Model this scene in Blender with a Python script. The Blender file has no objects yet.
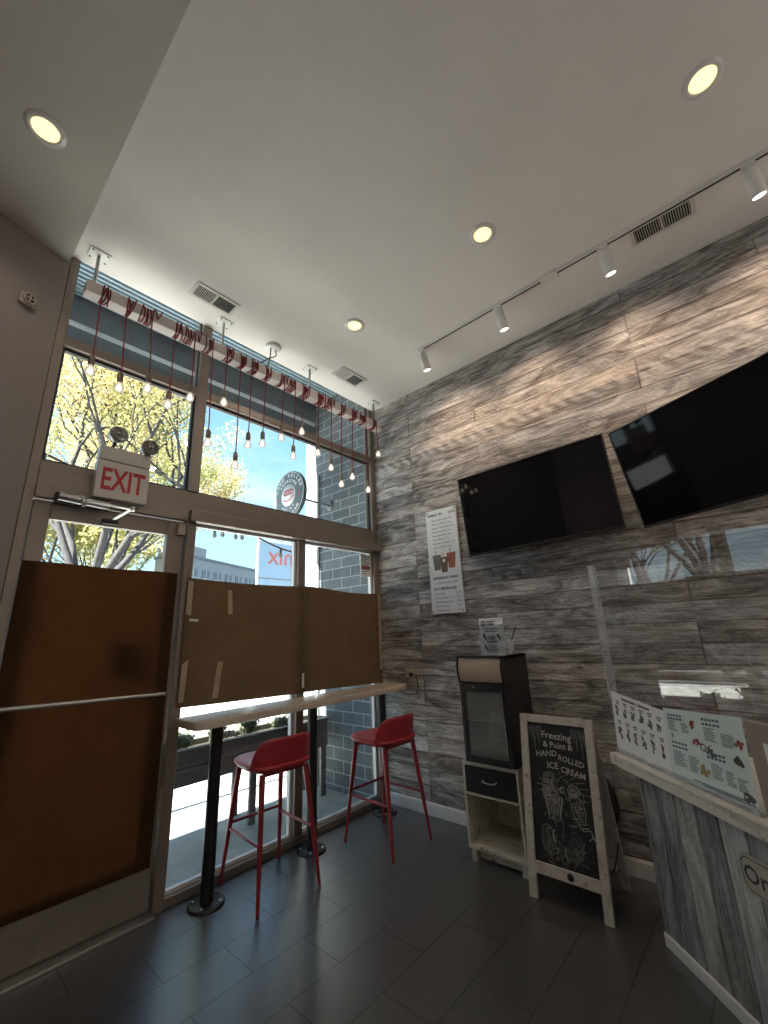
import bpy, bmesh, math, random
from mathutils import Vector, Matrix, Euler
random.seed(7)
D = bpy.data
SC = bpy.context.scene
COL = SC.collection
PI = math.pi
H = 3.671            # ceiling height

# ------------------------------------------------------------------ camera, sky, sun, exposure
YAW, PIT, ROL = 0.7164, 0.2791, -0.0414
cf = Vector((math.cos(PIT)*math.cos(YAW), math.cos(PIT)*math.sin(YAW), math.sin(PIT)))
r0 = Vector((math.sin(YAW), -math.cos(YAW), 0)); u0 = r0.cross(cf)
cr = r0*math.cos(ROL)+u0*math.sin(ROL); cu = -r0*math.sin(ROL)+u0*math.cos(ROL)
cam_d = D.cameras.new('camera'); cam = D.objects.new('camera', cam_d); COL.objects.link(cam)
cam.matrix_world = Matrix(((cr.x, cu.x, -cf.x, -3.0177), (cr.y, cu.y, -cf.y, -2.7297), (cr.z, cu.z, -cf.z, 1.3723), (0, 0, 0, 1)))
cam_d.sensor_fit = 'HORIZONTAL'; cam_d.sensor_width = 36.0; cam_d.lens = 419.27/768*36.0
cam_d.clip_start = 0.02; cam_d.clip_end = 300
SC.camera = cam

SC.view_settings.view_transform = 'Standard'
SC.view_settings.look = 'None'
SC.view_settings.gamma = 1.0
SC.view_settings.use_curve_mapping = False
SC.view_settings.exposure = 0.30

SKY_STRENGTH = 1.4
SUN_STRENGTH = 38.0
DOWNLIGHT_W = 9.0
TRACK_W = 14.0
ADDED_UPLIGHT_W = 38.0

w = D.worlds.new('sky'); SC.world = w; w.use_nodes = True
nt = w.node_tree; nt.nodes.clear()
tc = nt.nodes.new('ShaderNodeTexCoord'); sx = nt.nodes.new('ShaderNodeSeparateXYZ')
rp = nt.nodes.new('ShaderNodeValToRGB'); bg = nt.nodes.new('ShaderNodeBackground'); out = nt.nodes.new('ShaderNodeOutputWorld')
nz = nt.nodes.new('ShaderNodeTexNoise'); mp = nt.nodes.new('ShaderNodeMapping'); rc = nt.nodes.new('ShaderNodeValToRGB'); mx = nt.nodes.new('ShaderNodeMixRGB')
nt.links.new(tc.outputs['Generated'], sx.inputs[0]); nt.links.new(sx.outputs['Z'], rp.inputs[0])
e = rp.color_ramp.elements
e[0].position = 0.0; e[0].color = (0.62, 0.78, 0.86, 1); e[1].position = 1.0; e[1].color = (0.10, 0.25, 0.55, 1)
k = e.new(0.22); k.color = (0.42, 0.68, 0.87, 1); k = e.new(0.5); k.color = (0.24, 0.50, 0.80, 1)
mp.inputs['Scale'].default_value = (1.2, 1.2, 4.0); nz.inputs['Scale'].default_value = 2.2; nz.inputs['Detail'].default_value = 6
nt.links.new(tc.outputs['Generated'], mp.inputs[0]); nt.links.new(mp.outputs[0], nz.inputs['Vector']); nt.links.new(nz.outputs['Fac'], rc.inputs[0])
rc.color_ramp.elements[0].position = 0.5; rc.color_ramp.elements[0].color = (0, 0, 0, 1); rc.color_ramp.elements[1].position = 0.8; rc.color_ramp.elements[1].color = (0.6, 0.6, 0.6, 1)
nt.links.new(rc.outputs[0], mx.inputs[0]); nt.links.new(rp.outputs[0], mx.inputs[1]); mx.inputs[2].default_value = (0.85, 0.9, 0.94, 1)
nt.links.new(mx.outputs[0], bg.inputs[0]); bg.inputs[1].default_value = SKY_STRENGTH; nt.links.new(bg.outputs[0], out.inputs[0])

sd = D.lights.new('sun', 'SUN'); sd.energy = SUN_STRENGTH; sd.angle = 0.01; sd.color = (1.0, 0.95, 0.86)
sun = D.objects.new('sun', sd); COL.objects.link(sun)
sun.rotation_euler = Vector((1.0, -0.06, -0.95)).to_track_quat('-Z', 'Y').to_euler()

# ------------------------------------------------------------------ materials
MAT = {}
def newmat(name):
    m = D.materials.new(name); m.use_nodes = True; MAT[name] = m
    n = m.node_tree; b = n.nodes['Principled BSDF']
    return m, n, b
def N(n, t, **kw):
    x = n.nodes.new(t)
    for a, v in kw.items(): setattr(x, a, v)
    return x
def ramp(n, src, stops):
    r = N(n, 'ShaderNodeValToRGB'); el = r.color_ramp.elements
    el[0].position = stops[0][0]; el[0].color = (*stops[0][1], 1)
    el[1].position = stops[-1][0]; el[1].color = (*stops[-1][1], 1)
    for p, c in stops[1:-1]:
        q = el.new(p); q.color = (*c, 1)
    n.links.new(src, r.inputs[0]); return r.outputs[0]
def coords(n, scale=(1, 1, 1), loc=(0, 0, 0), rot=(0, 0, 0), out='Object'):
    t = N(n, 'ShaderNodeTexCoord'); p = N(n, 'ShaderNodeMapping')
    p.inputs['Scale'].default_value = scale; p.inputs['Location'].default_value = loc; p.inputs['Rotation'].default_value = rot
    n.links.new(t.outputs[out], p.inputs[0]); return p.outputs[0]
def noise(n, vec, scale, detail=4, rough=0.6, dist=0.0):
    x = N(n, 'ShaderNodeTexNoise'); x.inputs['Scale'].default_value = scale; x.inputs['Detail'].default_value = detail
    x.inputs['Roughness'].default_value = rough; x.inputs['Distortion'].default_value = dist
    n.links.new(vec, x.inputs['Vector']); return x.outputs['Fac']
def mix(n, mode, fac, a, b):
    x = N(n, 'ShaderNodeMixRGB', blend_type=mode)
    for i, v in ((0, fac), (1, a), (2, b)):
        if isinstance(v, (int, float)): x.inputs[i].default_value = v
        elif isinstance(v, tuple): x.inputs[i].default_value = (*v, 1)
        else: n.links.new(v, x.inputs[i])
    return x.outputs[0]
def bump(n, b, src, strength=0.2, dist=0.01):
    x = N(n, 'ShaderNodeBump'); x.inputs['Strength'].default_value = strength; x.inputs['Distance'].default_value = dist
    n.links.new(src, x.inputs['Height']); n.links.new(x.outputs[0], b.inputs['Normal'])
def plain(name, col, rough=0.5, metal=0.0, var=0.12, scale=6.0, bumpy=0.0, spec=0.5):
    m, n, b = newmat(name)
    f = noise(n, coords(n), scale)
    lo = tuple(c*(1-var) for c in col); hi = tuple(min(1, c*(1+var)) for c in col)
    n.links.new(ramp(n, f, [(0.3, lo), (0.7, hi)]), b.inputs['Base Color'])
    b.inputs['Roughness'].default_value = rough; b.inputs['Metallic'].default_value = metal
    b.inputs['Specular IOR Level'].default_value = spec
    if bumpy: bump(n, b, noise(n, coords(n), scale*14), bumpy, 0.003)
    return m
def emis(name, col, strength):
    m, n, b = newmat(name)
    b.inputs['Base Color'].default_value = (*col, 1)
    b.inputs['Emission Color'].default_value = (*col, 1); b.inputs['Emission Strength'].default_value = strength
    f = noise(n, coords(n), 20); n.links.new(ramp(n, f, [(0, tuple(c*.95 for c in col)), (1, col)]), b.inputs['Emission Color'])
    return m
def glassy(name, tint=(1, 1, 1), refl=0.9, blend=0.12, rough=0.0, haze=0.0):
    m = D.materials.new(name); m.use_nodes = True; MAT[name] = m; n = m.node_tree; n.nodes.clear()
    o = N(n, 'ShaderNodeOutputMaterial'); t = N(n, 'ShaderNodeBsdfTransparent'); g = N(n, 'ShaderNodeBsdfGlossy'); x = N(n, 'ShaderNodeMixShader')
    f = N(n, 'ShaderNodeFresnel'); f.inputs['IOR'].default_value = 1.5
    mu = N(n, 'ShaderNodeMath', operation='MULTIPLY'); mu.use_clamp = True
    t.inputs[0].default_value = (*tint, 1); g.inputs['Roughness'].default_value = rough
    ge = N(n, 'ShaderNodeNewGeometry'); fr_ = N(n, 'ShaderNodeMath', operation='MULTIPLY_ADD'); fr_.inputs[1].default_value = -refl; fr_.inputs[2].default_value = refl   # only the outer face reflects
    n.links.new(ge.outputs['Backfacing'], fr_.inputs[0]); n.links.new(fr_.outputs[0], mu.inputs[1])
    n.links.new(f.outputs[0], mu.inputs[0]); n.links.new(mu.outputs[0], x.inputs[0]); n.links.new(t.outputs[0], x.inputs[1]); n.links.new(g.outputs[0], x.inputs[2])
    last = x.outputs[0]
    if haze:
        d = N(n, 'ShaderNodeBsdfDiffuse'); d.inputs[0].default_value = (0.8, 0.82, 0.85, 1); y = N(n, 'ShaderNodeMixShader')
        nn = noise(n, coords(n), 9); mm = N(n, 'ShaderNodeMath', operation='MULTIPLY'); mm.inputs[1].default_value = haze*2
        n.links.new(nn, mm.inputs[0]); n.links.new(mm.outputs[0], y.inputs[0]); n.links.new(last, y.inputs[1]); n.links.new(d.outputs[0], y.inputs[2]); last = y.outputs[0]
    n.links.new(last, o.inputs[0]); return m

def planks(name, axis, pitch, length, off, stops, warm=(1, 1, 1), rough=0.55, scallop=(), tone=0.07):
    """weathered whitewashed boards. axis 'y': boards run along object y, stacked in z; axis 'z': boards run along z, side by side in x"""
    m, n, b = newmat(name)
    t = N(n, 'ShaderNodeTexCoord'); s = N(n, 'ShaderNodeSeparateXYZ'); n.links.new(t.outputs['Object'], s.inputs[0])
    c = N(n, 'ShaderNodeCombineXYZ')
    n.links.new(s.outputs['Y' if axis == 'y' else 'Z'], c.inputs[0]); n.links.new(s.outputs['Z' if axis == 'y' else 'X'], c.inputs[1])
    def mapped(sc, lo=(0, 0, 0), ro=(0, 0, 0)):
        p = N(n, 'ShaderNodeMapping'); p.inputs['Scale'].default_value = sc; p.inputs['Location'].default_value = lo; p.inputs['Rotation'].default_value = ro
        n.links.new(c.outputs[0], p.inputs[0]); return p.outputs[0]
    br = N(n, 'ShaderNodeTexBrick'); br.offset = 0.37; br.offset_frequency = 3; br.squash = 1.0
    br.inputs['Scale'].default_value = 1; br.inputs['Mortar Size'].default_value = 0.0015; br.inputs['Mortar Smooth'].default_value = 0.3
    br.inputs['Brick Width'].default_value = length; br.inputs['Row Height'].default_value = pitch
    br.inputs['Color1'].default_value = (0, 0, 0, 1); br.inputs['Color2'].default_value = (1, 1, 1, 1); br.inputs['Mortar'].default_value = (0.5, 0.5, 0.5, 1)
    n.links.new(mapped((1, 1, 1), off), br.inputs['Vector'])
    # offset the grain from board to board
    sh = N(n, 'ShaderNodeVectorMath', operation='MULTIPLY_ADD'); n.links.new(br.outputs['Color'], sh.inputs[0]); sh.inputs[1].default_value = (7.3, 3.1, 2.0)
    n.links.new(c.outputs[0], sh.inputs[2])
    def m2(sc, ro=(0, 0, 0)):
        p = N(n, 'ShaderNodeMapping'); p.inputs['Scale'].default_value = sc; p.inputs['Rotation'].default_value = ro
        n.links.new(sh.outputs[0], p.inputs[0]); return p.outputs[0]
    grain = noise(n, m2((1.0, 22, 1)), 3.0, 10, 0.76, 1.2)
    patch = noise(n, m2((1.2, 4.6, 1)), 2.2, 9, 0.74, 1.3)
    cloud = noise(n, m2((2.0, 4.0, 1)), 1.6, 4, 0.6, 0.2)
    wv = N(n, 'ShaderNodeTexWave'); wv.inputs['Scale'].default_value = 11; wv.inputs['Distortion'].default_value = 6.0; wv.inputs['Detail'].default_value = 4; wv.inputs['Detail Scale'].default_value = 2.0
    n.links.new(m2((1.0, 0.9, 1), (0, 0, 0.75)), wv.inputs['Vector'])
    saw = mix(n, 'MULTIPLY', 1.0, wv.outputs['Fac'], ramp(n, cloud, [(0.50, (0, 0, 0)), (0.60, (1, 1, 1))]))
    f = mix(n, 'MIX', 0.60, grain, patch)
    f = mix(n, 'ADD', 0.035, f, saw)
    fine = noise(n, m2((1.6, 58, 1)), 2.6, 5, 0.7, 0.3)
    f = mix(n, 'MIX', tone, f, br.outputs['Color'])
    if scallop:      # printed rope-like saw marks that run along two of the boards
        for zc in scallop:
            w2 = N(n, 'ShaderNodeTexWave'); w2.inputs['Scale'].default_value = 4.0; w2.inputs['Distortion'].default_value = 2.2; w2.inputs['Detail'].default_value = 2
            n.links.new(mapped((1, 1, 1), (0, 0, 0), (0, 0, 0.75)), w2.inputs['Vector'])
            sy = N(n, 'ShaderNodeSeparateXYZ'); n.links.new(c.outputs[0], sy.inputs[0])
            sb = N(n, 'ShaderNodeMath', operation='SUBTRACT'); sb.inputs[1].default_value = zc; n.links.new(sy.outputs['Y'], sb.inputs[0])
            ab = N(n, 'ShaderNodeMath', operation='ABSOLUTE'); n.links.new(sb.outputs[0], ab.inputs[0])
            msk = ramp(n, ab.outputs[0], [(0.030, (1, 1, 1)), (0.046, (0, 0, 0))])
            sc_ = ramp(n, w2.outputs['Fac'], [(0.2, (0.46, 0.46, 0.46)), (0.8, (0.60, 0.60, 0.60))])
            f = mix(n, 'MIX', msk, f, mix(n, 'MIX', 0.62, sc_, f))
    colr = ramp(n, f, stops)
    colr = mix(n, 'MULTIPLY', 1.0, colr, ramp(n, fine, [(0.36, (0.50, 0.47, 0.45)), (0.48, (1, 1, 1))]))
    hue = noise(n, m2((0.6, 2.5, 1)), 1.1, 2)
    colr = mix(n, 'MULTIPLY', 1.0, colr, ramp(n, hue, [(0.35, (1.0, 0.95, 0.90)), (0.65, (0.95, 0.99, 1.05))]))
    knot = N(n, 'ShaderNodeTexVoronoi'); knot.inputs['Scale'].default_value = 1.0; n.links.new(m2((1.3, 5, 1)), knot.inputs['Vector'])
    colr = mix(n, 'MULTIPLY', 1.0, colr, ramp(n, knot.outputs['Distance'], [(0.02, (0.35, 0.3, 0.27)), (0.06, (1, 1, 1))]))
    edge_n = noise(n, mapped((2.5, 1, 1)), 2.0, 4)
    br2 = N(n, 'ShaderNodeTexBrick'); br2.offset = br.offset; br2.offset_frequency = br.offset_frequency
    for nm_, v_ in (('Scale', 1), ('Mortar Size', 0.012), ('Mortar Smooth', 1.0), ('Brick Width', length), ('Row Height', pitch)): br2.inputs[nm_].default_value = v_
    n.links.new(mapped((1, 1, 1), off), br2.inputs['Vector'])
    colr = mix(n, 'MULTIPLY', mix(n, 'MULTIPLY', 1.0, br2.outputs['Fac'], ramp(n, edge_n, [(0.4, (0.1, 0.1, 0.1)), (0.6, (1, 1, 1))])), colr, (0.42, 0.39, 0.37))   # grime along the board edges
    colr = mix(n, 'MULTIPLY', br.outputs['Fac'], colr, (0.36, 0.33, 0.31))
    colr = mix(n, 'MULTIPLY', 1.0, colr, warm)
    n.links.new(colr, b.inputs['Base Color']); b.inputs['Roughness'].default_value = rough
    b.inputs['Specular IOR Level'].default_value = 0.3
    inv = mix(n, 'SUBTRACT', 0.6, grain, br.outputs['Fac'])
    bump(n, b, inv, 0.25, 0.004)
    return m

planks('plank_wall', 'y', 0.116, 1.95, (0.47, 0.031, 0), [(0.38, (0.060, 0.054, 0.050)), (0.445, (0.17, 0.158, 0.15)), (0.50, (0.31, 0.297, 0.29)), (0.55, (0.47, 0.458, 0.45)), (0.61, (0.66, 0.65, 0.64))], scallop=(2.975,))
planks('counter_boards', 'z', 0.118, 2.6, (0.3, 0.0, 0), [(0.36, (0.10, 0.103, 0.108)), (0.44, (0.22, 0.227, 0.235)), (0.52, (0.38, 0.39, 0.405)), (0.62, (0.62, 0.64, 0.665))], tone=0.17)
plain('whitewash', (0.58, 0.55, 0.51), 0.6, var=0.35, scale=11, bumpy=0.2)
# whitewashed timber with grain for the sandwich board and worktop
def washed(name, base, dark, stretch):
    m, n, b = newmat(name)
    g = noise(n, coords(n, stretch), 3.0, 7, 0.7, 0.4); s = noise(n, coords(n), 26, 4, 0.7)
    c = ramp(n, g, [(0.3, dark), (0.48, base), (0.75, tuple(min(1, x*1.18) for x in base))])
    c = mix(n, 'MULTIPLY', 1.0, c, ramp(n, s, [(0.32, (0.4, 0.36, 0.32)), (0.42, (1, 1, 1))]))
    n.links.new(c, b.inputs['Base Color']); b.inputs['Roughness'].default_value = 0.6; bump(n, b, g, 0.2, 0.003); return m
washed('easel_wood', (0.50, 0.47, 0.43), (0.30, 0.27, 0.24), (5, 5, 1.2))
washed('worktop_wood', (0.62, 0.59, 0.55), (0.42, 0.39, 0.36), (1.2, 9, 9))
washed('cabinet_ply', (0.55, 0.52, 0.44), (0.44, 0.40, 0.33), (4, 1.5, 4))
washed('table_wood', (0.60, 0.52, 0.43), (0.46, 0.39, 0.31), (1.2, 8, 8))
MAT['table_wood'].node_tree.nodes['Principled BSDF'].inputs['Roughness'].default_value = 0.25
washed('planter_wood', (0.17, 0.16, 0.15), (0.08, 0.075, 0.07), (1.0, 8, 8))

# floor tiles: dark slate planks, half bond
m, n, b = newmat('floor_tiles')
br = N(n, 'ShaderNodeTexBrick'); br.offset = 0.5; br.offset_frequency = 2
br.inputs['Scale'].default_value = 1; br.inputs['Mortar Size'].default_value = 0.003; br.inputs['Mortar Smooth'].default_value = 0.2
br.inputs['Brick Width'].default_value = 0.537; br.inputs['Row Height'].default_value = 0.2508
br.inputs['Color1'].default_value = (0.3, 0.3, 0.3, 1); br.inputs['Color2'].default_value = (0.7, 0.7, 0.7, 1); br.inputs['Mortar'].default_value = (0, 0, 0, 1)
n.links.new(coords(n, (1, 1, 1), (2.011+0.2685-0.005, 0.0175+0.2508*40, 0)), br.inputs['Vector'])
f1 = noise(n, coords(n, (1, 1.6, 1)), 3.5, 8, 0.7, 0.6); f2 = noise(n, coords(n), 30, 5, 0.7)
c = mix(n, 'MIX', 0.35, f1, f2); c = mix(n, 'MIX', 0.25, c, br.outputs['Color'])
c = ramp(n, c, [(0.3, (0.036, 0.036, 0.038)), (0.55, (0.050, 0.051, 0.054)), (0.75, (0.070, 0.071, 0.075))])
c = mix(n, 'MIX', br.outputs['Fac'], c, (0.014, 0.014, 0.015))
n.links.new(ramp(n, br.outputs['Fac'], [(0.0, (1, 1, 1)), (0.6, (0.4, 0.4, 0.4))]), b.inputs['Coat Weight'])
n.links.new(c, b.inputs['Base Color'])
b.inputs['Roughness'].default_value = 0.33; b.inputs['Coat Roughness'].default_value = 0.38; b.inputs['Coat IOR'].default_value = 1.7
b.inputs['Specular IOR Level'].default_value = 0.85
bump(n, b, mix(n, 'SUBTRACT', 1.0, (1.0, 1.0, 1.0), br.outputs['Fac']), 0.3, 0.003)
n.links.new(b.inputs['Normal'].links[0].from_socket, b.inputs['Coat Normal'])

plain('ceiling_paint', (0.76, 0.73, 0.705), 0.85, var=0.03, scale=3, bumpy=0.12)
plain('soffit_shaded', (0.56, 0.53, 0.49), 0.85, var=0.03, scale=3, bumpy=0.12)  # darker than the ceiling: the soffit's shade is put into this colour
plain('wall_shaded', (0.235, 0.205, 0.195), 0.8, var=0.03, scale=2.5, bumpy=0.08)  # pale wall beside the door, its shadow put into the base colour
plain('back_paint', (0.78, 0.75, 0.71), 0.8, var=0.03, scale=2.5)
plain('white_trim', (0.74, 0.74, 0.74), 0.45, var=0.05)
plain('frame_metal', (0.23, 0.19, 0.16), 0.42, 0.35, var=0.06, scale=4)
plain('gasket', (0.03, 0.03, 0.035), 0.6)
plain('steel', (0.55, 0.55, 0.55), 0.3, 0.9, var=0.05)
plain('kick_metal', (0.24, 0.21, 0.19), 0.45, 0.4)
plain('satin_steel', (0.42, 0.41, 0.40), 0.35, 0.8, var=0.06)
plain('black_metal', (0.012, 0.012, 0.013), 0.42, 0.1)
plain('black_plastic', (0.012, 0.012, 0.014), 0.35)
plain('tv_screen', (0.004, 0.004, 0.006), 0.05, spec=0.45)
plain('red_paint', (0.37, 0.026, 0.038), 0.42, var=0.08)
plain('red_leg', (0.26, 0.018, 0.026), 0.38, var=0.1)
plain('red_cord', (0.19, 0.014, 0.022), 0.75, var=0.2, scale=60)
plain('white_plastic', (0.50, 0.47, 0.44), 0.4, var=0.04)
plain('white_metal', (0.70, 0.69, 0.67), 0.4, var=0.04)
plain('beam_paint', (0.66, 0.60, 0.57), 0.6, var=0.06)
plain('board_white', (0.70, 0.71, 0.73), 0.3, var=0.03)
plain('paper_white', (0.80, 0.80, 0.83), 0.6, var=0.03)
plain('paper_teal', (0.64, 0.74, 0.75), 0.5, var=0.05)
plain('ink', (0.03, 0.03, 0.035), 0.7)
plain('ink_grey', (0.12, 0.12, 0.13), 0.7)
plain('ink_teal', (0.10, 0.17, 0.19), 0.7)
plain('ink_red', (0.36, 0.08, 0.08), 0.7)
plain('ink_gold', (0.42, 0.33, 0.16), 0.7)
plain('brown_cup', (0.16, 0.10, 0.075), 0.7)
plain('grey_cup', (0.15, 0.15, 0.14), 0.7)
plain('rust_cup', (0.34, 0.11, 0.07), 0.7)
plain('exit_red', (0.40, 0.02, 0.02), 0.5)
plain('chalkboard', (0.012, 0.012, 0.013), 0.65, var=0.4, scale=3)
plain('chalk', (0.42, 0.42, 0.41), 0.9, var=0.25, scale=80)
plain('chalk_dim', (0.13, 0.13, 0.13), 0.9, var=0.4, scale=40)
plain('chalk_pink', (0.28, 0.15, 0.15), 0.9, var=0.3, scale=40)
plain('fridge_header', (0.46, 0.36, 0.28), 0.4, var=0.05)
plain('tan_plastic', (0.38, 0.31, 0.25), 0.5)
plain('tan_board', (0.30, 0.245, 0.21), 0.6, var=0.12)
plain('plaque', (0.40, 0.38, 0.34), 0.6, var=0.06)
plain('card_box', (0.66, 0.66, 0.66), 0.6, var=0.05)
plain('clear_wrap', (0.55, 0.62, 0.68), 0.15, var=0.25, scale=14)
plain('masking_tape', (0.36, 0.27, 0.19), 0.7)
plain('white_tape', (0.7, 0.68, 0.62), 0.7)
plain('concrete', (0.47, 0.465, 0.445), 0.9, var=0.14, scale=3, bumpy=0.3)
plain('slab', (0.36, 0.38, 0.385), 0.9, var=0.16, scale=4, bumpy=0.3)
plain('asphalt', (0.09, 0.09, 0.095), 0.95, var=0.2, scale=5)
plain('canopy_steel', (0.12, 0.135, 0.15), 0.6, var=0.1)
plain('deck_metal', (0.36, 0.46, 0.53), 0.5, 0.2, var=0.06)
plain('pipe_white', (0.72, 0.73, 0.72), 0.5)
plain('bark', (0.042, 0.040, 0.042), 0.9, var=0.35, scale=9)
plain('soil', (0.05, 0.04, 0.03), 1.0)
plain('sign_dark', (0.11, 0.155, 0.175), 0.5)
plain('sign_red', (0.50, 0.05, 0.06), 0.5)
plain('sign_white', (0.72, 0.74, 0.76), 0.5)
plain('banner_cloth', (0.27, 0.38, 0.50), 0.7, var=0.05)
plain('banner_red', (0.46, 0.14, 0.14), 0.7)
plain('facade', (0.34, 0.35, 0.36), 0.8, var=0.05, scale=.5)
plain('facade_dark', (0.17, 0.19, 0.21), 0.3)
plain('wire_black', (0.02, 0.02, 0.02), 0.6)
plain('silver_paint', (0.34, 0.33, 0.31), 0.35, 0.6)
plain('lamp_glass', (0.20, 0.19, 0.18), 0.2, 0.5, var=0.3, scale=40)
plain('dark_slot', (0.02, 0.018, 0.016), 0.8)
plain('vent_white', (0.62, 0.60, 0.57), 0.5, var=0.05)
plain('bulb_socket', (0.20, 0.16, 0.12), 0.35, 0.7)
glassy('window_glass', (0.95, 0.98, 0.98), 0.9)
glassy('acrylic', (0.96, 0.97, 0.98), 2.2, haze=0.012)
glassy('acrylic_edge', (0.85, 0.88, 0.90), 1.5, haze=0.26)
glassy('fridge_glass', (0.78, 0.80, 0.80), 1.0, haze=0.14)
emis('downlight_lens', (1.0, 0.80, 0.40), 1.25)
emis('track_lens', (1.0, 0.90, 0.80), 4.0)
emis('filament', (1.0, 0.80, 0.52), 9.0)
def bulb_mat():
    m = D.materials.new('bulb_glass'); m.use_nodes = True; MAT['bulb_glass'] = m; n = m.node_tree; n.nodes.clear()
    o = N(n, 'ShaderNodeOutputMaterial'); t = N(n, 'ShaderNodeBsdfTransparent'); g = N(n, 'ShaderNodeBsdfGlossy'); x = N(n, 'ShaderNodeMixShader'); f = N(n, 'ShaderNodeFresnel')
    em = N(n, 'ShaderNodeEmission'); em.inputs[0].default_value = (1, .86, .70, 1); em.inputs[1].default_value = 1.0; y = N(n, 'ShaderNodeMixShader'); y.inputs[0].default_value = 0.45
    g.inputs['Roughness'].default_value = 0.02; t.inputs[0].default_value = (1, .97, .92, 1)
    n.links.new(f.outputs[0], x.inputs[0]); n.links.new(t.outputs[0], y.inputs[1]); n.links.new(em.outputs[0], y.inputs[2])
    n.links.new(y.outputs[0], x.inputs[1]); n.links.new(g.outputs[0], x.inputs[2]); n.links.new(x.outputs[0], o.inputs[0])
bulb_mat()
def translucent_paper(name, col, trans, amt):
    m = D.materials.new(name); m.use_nodes = True; MAT[name] = m; n = m.node_tree; n.nodes.clear()
    o = N(n, 'ShaderNodeOutputMaterial'); d = N(n, 'ShaderNodeBsdfDiffuse'); t = N(n, 'ShaderNodeBsdfTranslucent'); x = N(n, 'ShaderNodeMixShader'); x.inputs[0].default_value = amt
    f = noise(n, coords(n), 4, 6, 0.65, 0.5); fb = noise(n, coords(n, (1, 1, .4)), 60, 3, 0.7)
    ff = mix(n, 'MIX', 0.45, f, fb)
    n.links.new(ramp(n, ff, [(0.35, tuple(c*.82 for c in col)), (0.65, tuple(c*1.16 for c in col))]), d.inputs[0])
    n.links.new(ramp(n, ff, [(0.3, tuple(c*.6 for c in trans)), (0.55, trans), (0.75, tuple(min(1, c*1.5) for c in trans))]), t.inputs[0])
    n.links.new(d.outputs[0], x.inputs[1]); n.links.new(t.outputs[0], x.inputs[2]); n.links.new(x.outputs[0], o.inputs[0])
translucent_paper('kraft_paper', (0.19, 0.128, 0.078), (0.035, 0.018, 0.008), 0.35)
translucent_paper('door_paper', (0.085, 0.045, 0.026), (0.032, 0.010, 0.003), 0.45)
def leafmat(name, a, bcol):
    m = D.materials.new(name); m.use_nodes = True; MAT[name] = m; n = m.node_tree; n.nodes.clear()
    o = N(n, 'ShaderNodeOutputMaterial'); d = N(n, 'ShaderNodeBsdfDiffuse'); t = N(n, 'ShaderNodeBsdfTranslucent'); x = N(n, 'ShaderNodeMixShader'); x.inputs[0].default_value = 0.5
    c = ramp(n, noise(n, coords(n), 1.6, 5), [(0.35, a), (0.65, bcol)])
    if name == 'leaf_yellow': c = mix(n, 'MIX', ramp(n, noise(n, coords(n), .35, 2), [(0.45, (0, 0, 0)), (0.58, (1, 1, 1))]), c, (0.40, 0.42, 0.18))
    n.links.new(c, d.inputs[0]); n.links.new(c, t.inputs[0]); n.links.new(d.outputs[0], x.inputs[1]); n.links.new(t.outputs[0], x.inputs[2]); n.links.new(x.outputs[0], o.inputs[0])
leafmat('leaf_yellow', (0.58, 0.46, 0.20), (0.70, 0.59, 0.34))
leafmat('leaf_green', (0.40, 0.42, 0.17), (0.60, 0.54, 0.26))
leafmat('leaf_dark', (0.26, 0.29, 0.20), (0.46, 0.48, 0.38))
# painted block wall outside
m, n, b = newmat('block_wall')
br = N(n, 'ShaderNodeTexBrick'); br.offset = 0.5
t = N(n, 'ShaderNodeTexCoord'); s = N(n, 'ShaderNodeSeparateXYZ'); n.links.new(t.outputs['Object'], s.inputs[0]); cc = N(n, 'ShaderNodeCombineXYZ')
n.links.new(s.outputs['Y'], cc.inputs[0]); n.links.new(s.outputs['Z'], cc.inputs[1]); n.links.new(cc.outputs[0], br.inputs['Vector'])
br.inputs['Scale'].default_value = 1; br.inputs['Mortar Size'].default_value = 0.005; br.inputs['Brick Width'].default_value = 0.28; br.inputs['Row Height'].default_value = 0.108
br.inputs['Color1'].default_value = (0.085, 0.105, 0.12, 1); br.inputs['Color2'].default_value = (0.13, 0.155, 0.172, 1); br.inputs['Mortar'].default_value = (0.34, 0.37, 0.39, 1)
n.links.new(mix(n, 'MULTIPLY', 0.5, br.outputs['Color'], ramp(n, noise(n, coords(n), 8), [(0.3, (0.7, 0.7, 0.7)), (0.7, (1.1, 1.1, 1.1))])), b.inputs['Base Color']); b.inputs['Roughness'].default_value = 0.8
bump(n, b, br.outputs['Fac'], -0.3, 0.004)

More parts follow.
